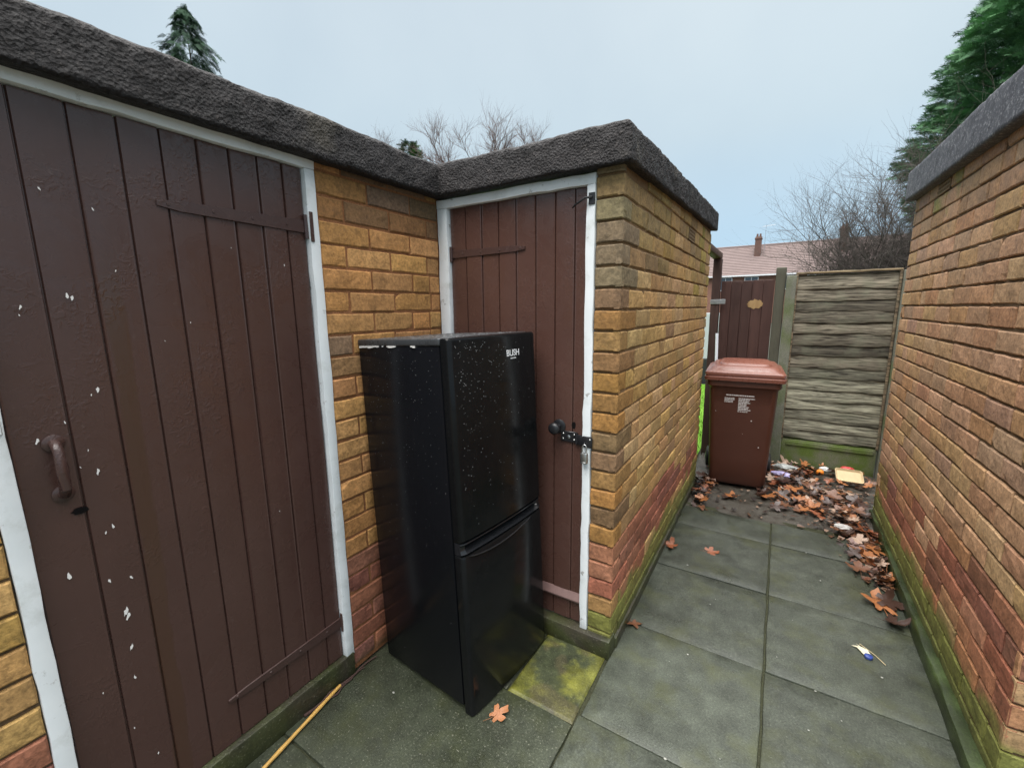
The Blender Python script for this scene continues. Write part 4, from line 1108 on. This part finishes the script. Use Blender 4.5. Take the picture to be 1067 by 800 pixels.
def conifer(name, loc, H, rf, n, size, cols, label, seed, z0=.5, droop=.0, view=None, trunk=.12, group=None):
    rg = random.Random(seed); t_ = thing(name, loc, label, 'tree', group); L = np.array(loc)
    b = B(); b.tube([tuple(L + np.array((0, 0, z))) for z in np.linspace(0, H * .97, 8)], [trunk * (1 - .95 * q / 7) for q in range(8)], 8); b.build('trunk', M_BARK, t_, smooth=60, fixn=True)
    Vs = []; Fs = []; Cs = []; o = 0
    for q in range(n):
        while True:
            z = rg.uniform(z0, H)
            if rg.random() < .25 + rf(z) / rf(z0 + .3): break
        az = rg.uniform(0, 2 * math.pi)
        if view is not None and rg.random() < .6: az = view + rg.gauss(0, .9)
        R_ = rf(z); lump = .78 + .42 * float(fbm(np.array([math.cos(az) * 1.2, math.sin(az) * 1.2, z * .8]), 1.6, seed, 2))
        rr = R_ * lump * (1 - .55 * rg.random() ** 2)
        p = L + np.array((rr * math.cos(az), rr * math.sin(az), z))
        s = size * rg.uniform(.6, 1.25)
        el = rg.gauss(.22 - droop, .28); a2 = az + rg.gauss(0, .45); roll = rg.gauss(0, .6)
        ex = np.array((math.cos(a2) * math.cos(el), math.sin(a2) * math.cos(el), math.sin(el)))
        sx = np.cross((0, 0, 1.), ex); sx /= np.linalg.norm(sx); uz = np.cross(ex, sx)
        ey = sx * math.cos(roll) + uz * math.sin(roll); ez = np.cross(ex, ey)
        fv, ff = FRO[q % 5]
        V = p - ex * s * .45 + (fv[:, :1] * ex + fv[:, 1:2] * ey + fv[:, 2:] * ez) * s
        if droop: V[:, 2] -= droop * .6 * s * np.clip(fv[:, 0], 0, 1.2) ** 2
        cl = float(fbm(p, 1.5, seed + 3, 2)); c = np.array(cols[0]) * (1 - cl) + np.array(cols[1]) * cl
        c = c * rg.uniform(.7, 1.3) * (1 + .9 * max(0, cl - .55) * 2)
        Vs.append(V); Fs += [tuple(i + o for i in f) for f in ff]; Cs.append(np.tile(np.append(c, 1), (len(V), 1))); o += len(V)
    b = B(); b.add(np.vstack(Vs), Fs, np.vstack(Cs)); b.build('crown', M_CON, t_)
    return t_
conifer('conifer_tree', (4.75, 12.2, 0), 11.0, lambda z: max(.05, 2.62 - .0 * z - (.34 * max(0, z - 5.2)) - .38 * max(0, 4.2 - z) * .5), 13000, .34, ((.036, .088, .050), (.125, .25, .118)), 'large dense green conifer rising behind the right brick outbuilding', 4, 1.2, view=math.pi + .25, trunk=.2)
conifer('conifer_tree', (-12.75, 5.85, 0), 8.75, lambda z: (.03 + .46 * max(0, 8.75 - z) ** .80) * (1 + .25 * math.sin(z * 9)), 1300, .27, ((.022, .05, .032), (.05, .095, .055)), 'dark drooping conifer tip showing above the left roof edge', 9, 5.2, droop=.5, trunk=.1)
conifer('conifer_tree', (-17.4, 17.95, 0), 10.2, lambda z: .1 + .75 * max(0, 10.25 - z) ** .55, 900, .40, ((.03, .075, .03), (.07, .14, .04)), 'small green treetop peeping over the roof near the inner corner', 12, 7.4, trunk=.1)

def bare_tree(name, loc, stems, levels, label, seed, mat, spread=.5, rad0=.03, droop=0.0, up=.35):
    rg = random.Random(seed); t_ = thing(name, loc, label, 'tree'); bt = B(); bc_ = B()
    def grow(p, d, l, r, lev):
        n = 5; pts = [p]; dd = d.copy()
        for q in range(n):
            dd = (dd + Vector((rg.gauss(0, .16), rg.gauss(0, .16), rg.gauss(0, .12) + up * .10 - droop * (levels - lev == 1) * .5))).normalized(); pts.append(pts[-1] + dd * (l / n))
        rr = [r * (1 - .6 * q / n) for q in range(n + 1)]
        (bt if lev == 0 else bc_).tube(pts, rr, 6 if lev == 0 else (4 if lev == 1 else 3), cap=False)
        if lev < len(levels_) :
            k, lf = levels_[lev]
            for q in range(k):
                t = rg.uniform(.25, 1.0); i = min(n - 1, int(t * n)); pp = pts[i].lerp(pts[i + 1], t * n - i)
                dv = (pts[i + 1] - pts[i]).normalized(); a = Vector((rg.gauss(0, 1), rg.gauss(0, 1), rg.gauss(0, .6) + .25)).normalized()
                grow(pp, (dv * (1 - spread) + a * spread * 1.2).normalized(), l * lf * rg.uniform(.6, 1.2), rr[i] * .62, lev + 1)
    levels_ = levels; levels = len(levels)
    for (dx, dy, d, l) in stems: grow(Vector(loc) + Vector((dx, dy, 0)), Vector(d).normalized(), l, rad0, 0)
    bt.build('trunk', mat, t_, smooth=True); bc_.build('crown', mat, t_, smooth=True)
M_TW = simple('grey_twig', (.085, .072, .065), .8, .2, .3, 15); M_TW2 = simple('reddish_twig', (.13, .09, .08), .8, .2, .3, 5)
rg = random.Random(5)
stems = [(rg.uniform(-.3, .3), rg.uniform(-.3, .3), (rg.gauss(.04, .22), rg.gauss(0, .22), 1), rg.uniform(2.1, 3.1)) for _ in range(20)]
bare_tree('bare_shrub', (1.45, 10.0, 0), stems, [(12, .45), (10, .6), (8, .7)], 'leafless multi-stemmed shrub behind the fence beside the big conifer', 3, M_TW, .46, .026)
bare_tree('bare_tree', (-14.0, 20.7, 0), [(-2.60, -1.95, (0, 0, 1), 8.88), (-2.10, -1.58, (0, 0, 1), 9.24), (-1.60, -1.20, (0, 0, 1), 9.20), (-1.10, -0.83, (0, 0, 1), 9.66), (-0.70, -0.52, (0, 0, 1), 9.40), (-0.30, -0.22, (0, 0, 1), 9.88), (0.10, 0.08, (0, 0, 1), 9.72), (0.50, 0.38, (0, 0, 1), 10.11), (0.90, 0.68, (0, 0, 1), 9.80), (1.30, 0.98, (0, 0, 1), 9.74)], [(24, .16), (10, .62), (9, .62)], 'leafless reddish tree tops showing above the roof over the narrow door', 8, M_TW2, .42, .07, up=.6)

# ------------------------------------------------------------------ house beyond, garden wall
hs = thing('terraced_house', (0, 50, 0), 'distant brick terraced house with brown tiled roof beyond the gate', 'house')
m = Mt('house_brick', .85, .3); m.color(m.mix(m.noise(3, 4), (.17, .085, .065), (.26, .14, .10))); M_HB = m.m
b = B(); b.box((-16, 48.4, 0), (16, 56, 4.6)); b.build('wall', M_HB, hs)
m = Mt('roof_tiles', .8, .3); n = m.noise(1.2, 5); m.color(m.mix(n, (.14, .105, .098), (.22, .165, .155))); M_RT = m.m
b = B(); nr = 18
for sgn in (-1, 1):
    for q in range(nr):
        t0, t1 = q / nr, (q + 1) / nr
        y0, y1 = 52.2 + sgn * 4.1 * (1 - t0), 52.2 + sgn * 4.1 * (1 - t1); z0_, z1_ = 4.55 + 3.1 * t0, 4.55 + 3.1 * t1
        b.add([(-16.3, y0, z0_ + .06), (16.3, y0, z0_ + .06), (16.3, y1, z1_), (-16.3, y1, z1_), (-16.3, y0, z0_ - .02), (16.3, y0, z0_ - .02)], [(0, 1, 2, 3), (4, 5, 1, 0)] if sgn < 0 else [(3, 2, 1, 0), (0, 1, 5, 4)])
b.tube([(-16.3, 52.2, 7.66), (16.3, 52.2, 7.66)], .12, 8)
for x_ in (-16.2, 16.2): b.add([(x_, 48.2, 4.5), (x_, 56.2, 4.5), (x_, 52.2, 7.62)], [(0, 1, 2)])
rf_ = b.build('roof', M_RT, hs)
M_CHIM = simple('chimney_brick', (.13, .075, .06), .85, .3, .3, 4)
for x_, zt in ((-2.55, 8.35), (4.25, 8.6)):
    b = B(); b.rbox((x_ - .28, 50.6, 6.0), (x_ + .28, 51.3, zt), .02, 1); b.rbox((x_ - .33, 50.55, zt - .25), (x_ + .33, 51.35, zt - .12), .02, 1)
    for q in (-.13, .13): b.tube([(x_ + q, 50.95, zt), (x_ + q, 50.95, zt + .3)], [.1, .08], 8)
    b.build('chimney', M_CHIM, rf_)
b = B(); b.tube([(-2.0, 51.0, 7.0), (-2.0, 51.0, 9.4)], .02, 5); b.tube([(-2.3, 51.0, 9.3), (-1.2, 51.0, 9.4)], .015, 5)
for q in range(5): b.tube([(-2.2 + q * .22, 50.8, 9.32 + q * .02), (-2.2 + q * .22, 51.2, 9.32 + q * .02)], .01, 4)
b.build('aerial', M_STEEL, rf_)
M_UPVC = simple('white_upvc', (.75, .76, .78), .4, .5, .05); m = Mt('window_glass', .08, .8, (.06, .075, .09)); M_GLS = m.m
for x_ in (-12, -9, -5.0, -2.75, .2, 2.3, 6.5, 9):
    b = B()
    for (xa, xb, za, zb) in ((-.6, -.53, 3.1, 4.4), (.53, .6, 3.1, 4.4), (-.03, .03, 3.17, 4.33), (-.6, .6, 4.33, 4.4), (-.6, .6, 3.1, 3.17)): b.box((x_ + xa, 48.33, za), (x_ + xb, 48.42, zb))
    wf = b.build('window', M_UPVC, hs); b = B(); b.box((x_ - .53, 48.385, 3.17), (x_ + .53, 48.398, 4.33)); b.build('pane', M_GLS, wf)
b = B(); b.box((-16.3, 47.98, 4.42), (16.3, 48.1, 4.54)); b.build('gutter', M_UPVC, hs)
# low white wall with dark base across the lawn
b = B(); b.rbox((-9, 9.8, .50), (-.9, 9.95, 1.45), .01, 1); b.rbox((-9, 9.78, -.05), (-.9, 9.97, .498), .01, 1, mi=1)
tag(b.build('garden_wall', [simple('white_render', (.40, .42, .44), .8, .3, .08), simple('black_bitumen', (.015, .016, .018), .6, .4)]), 'white garden wall with black base across the lawn, seen past the gate post', 'wall')
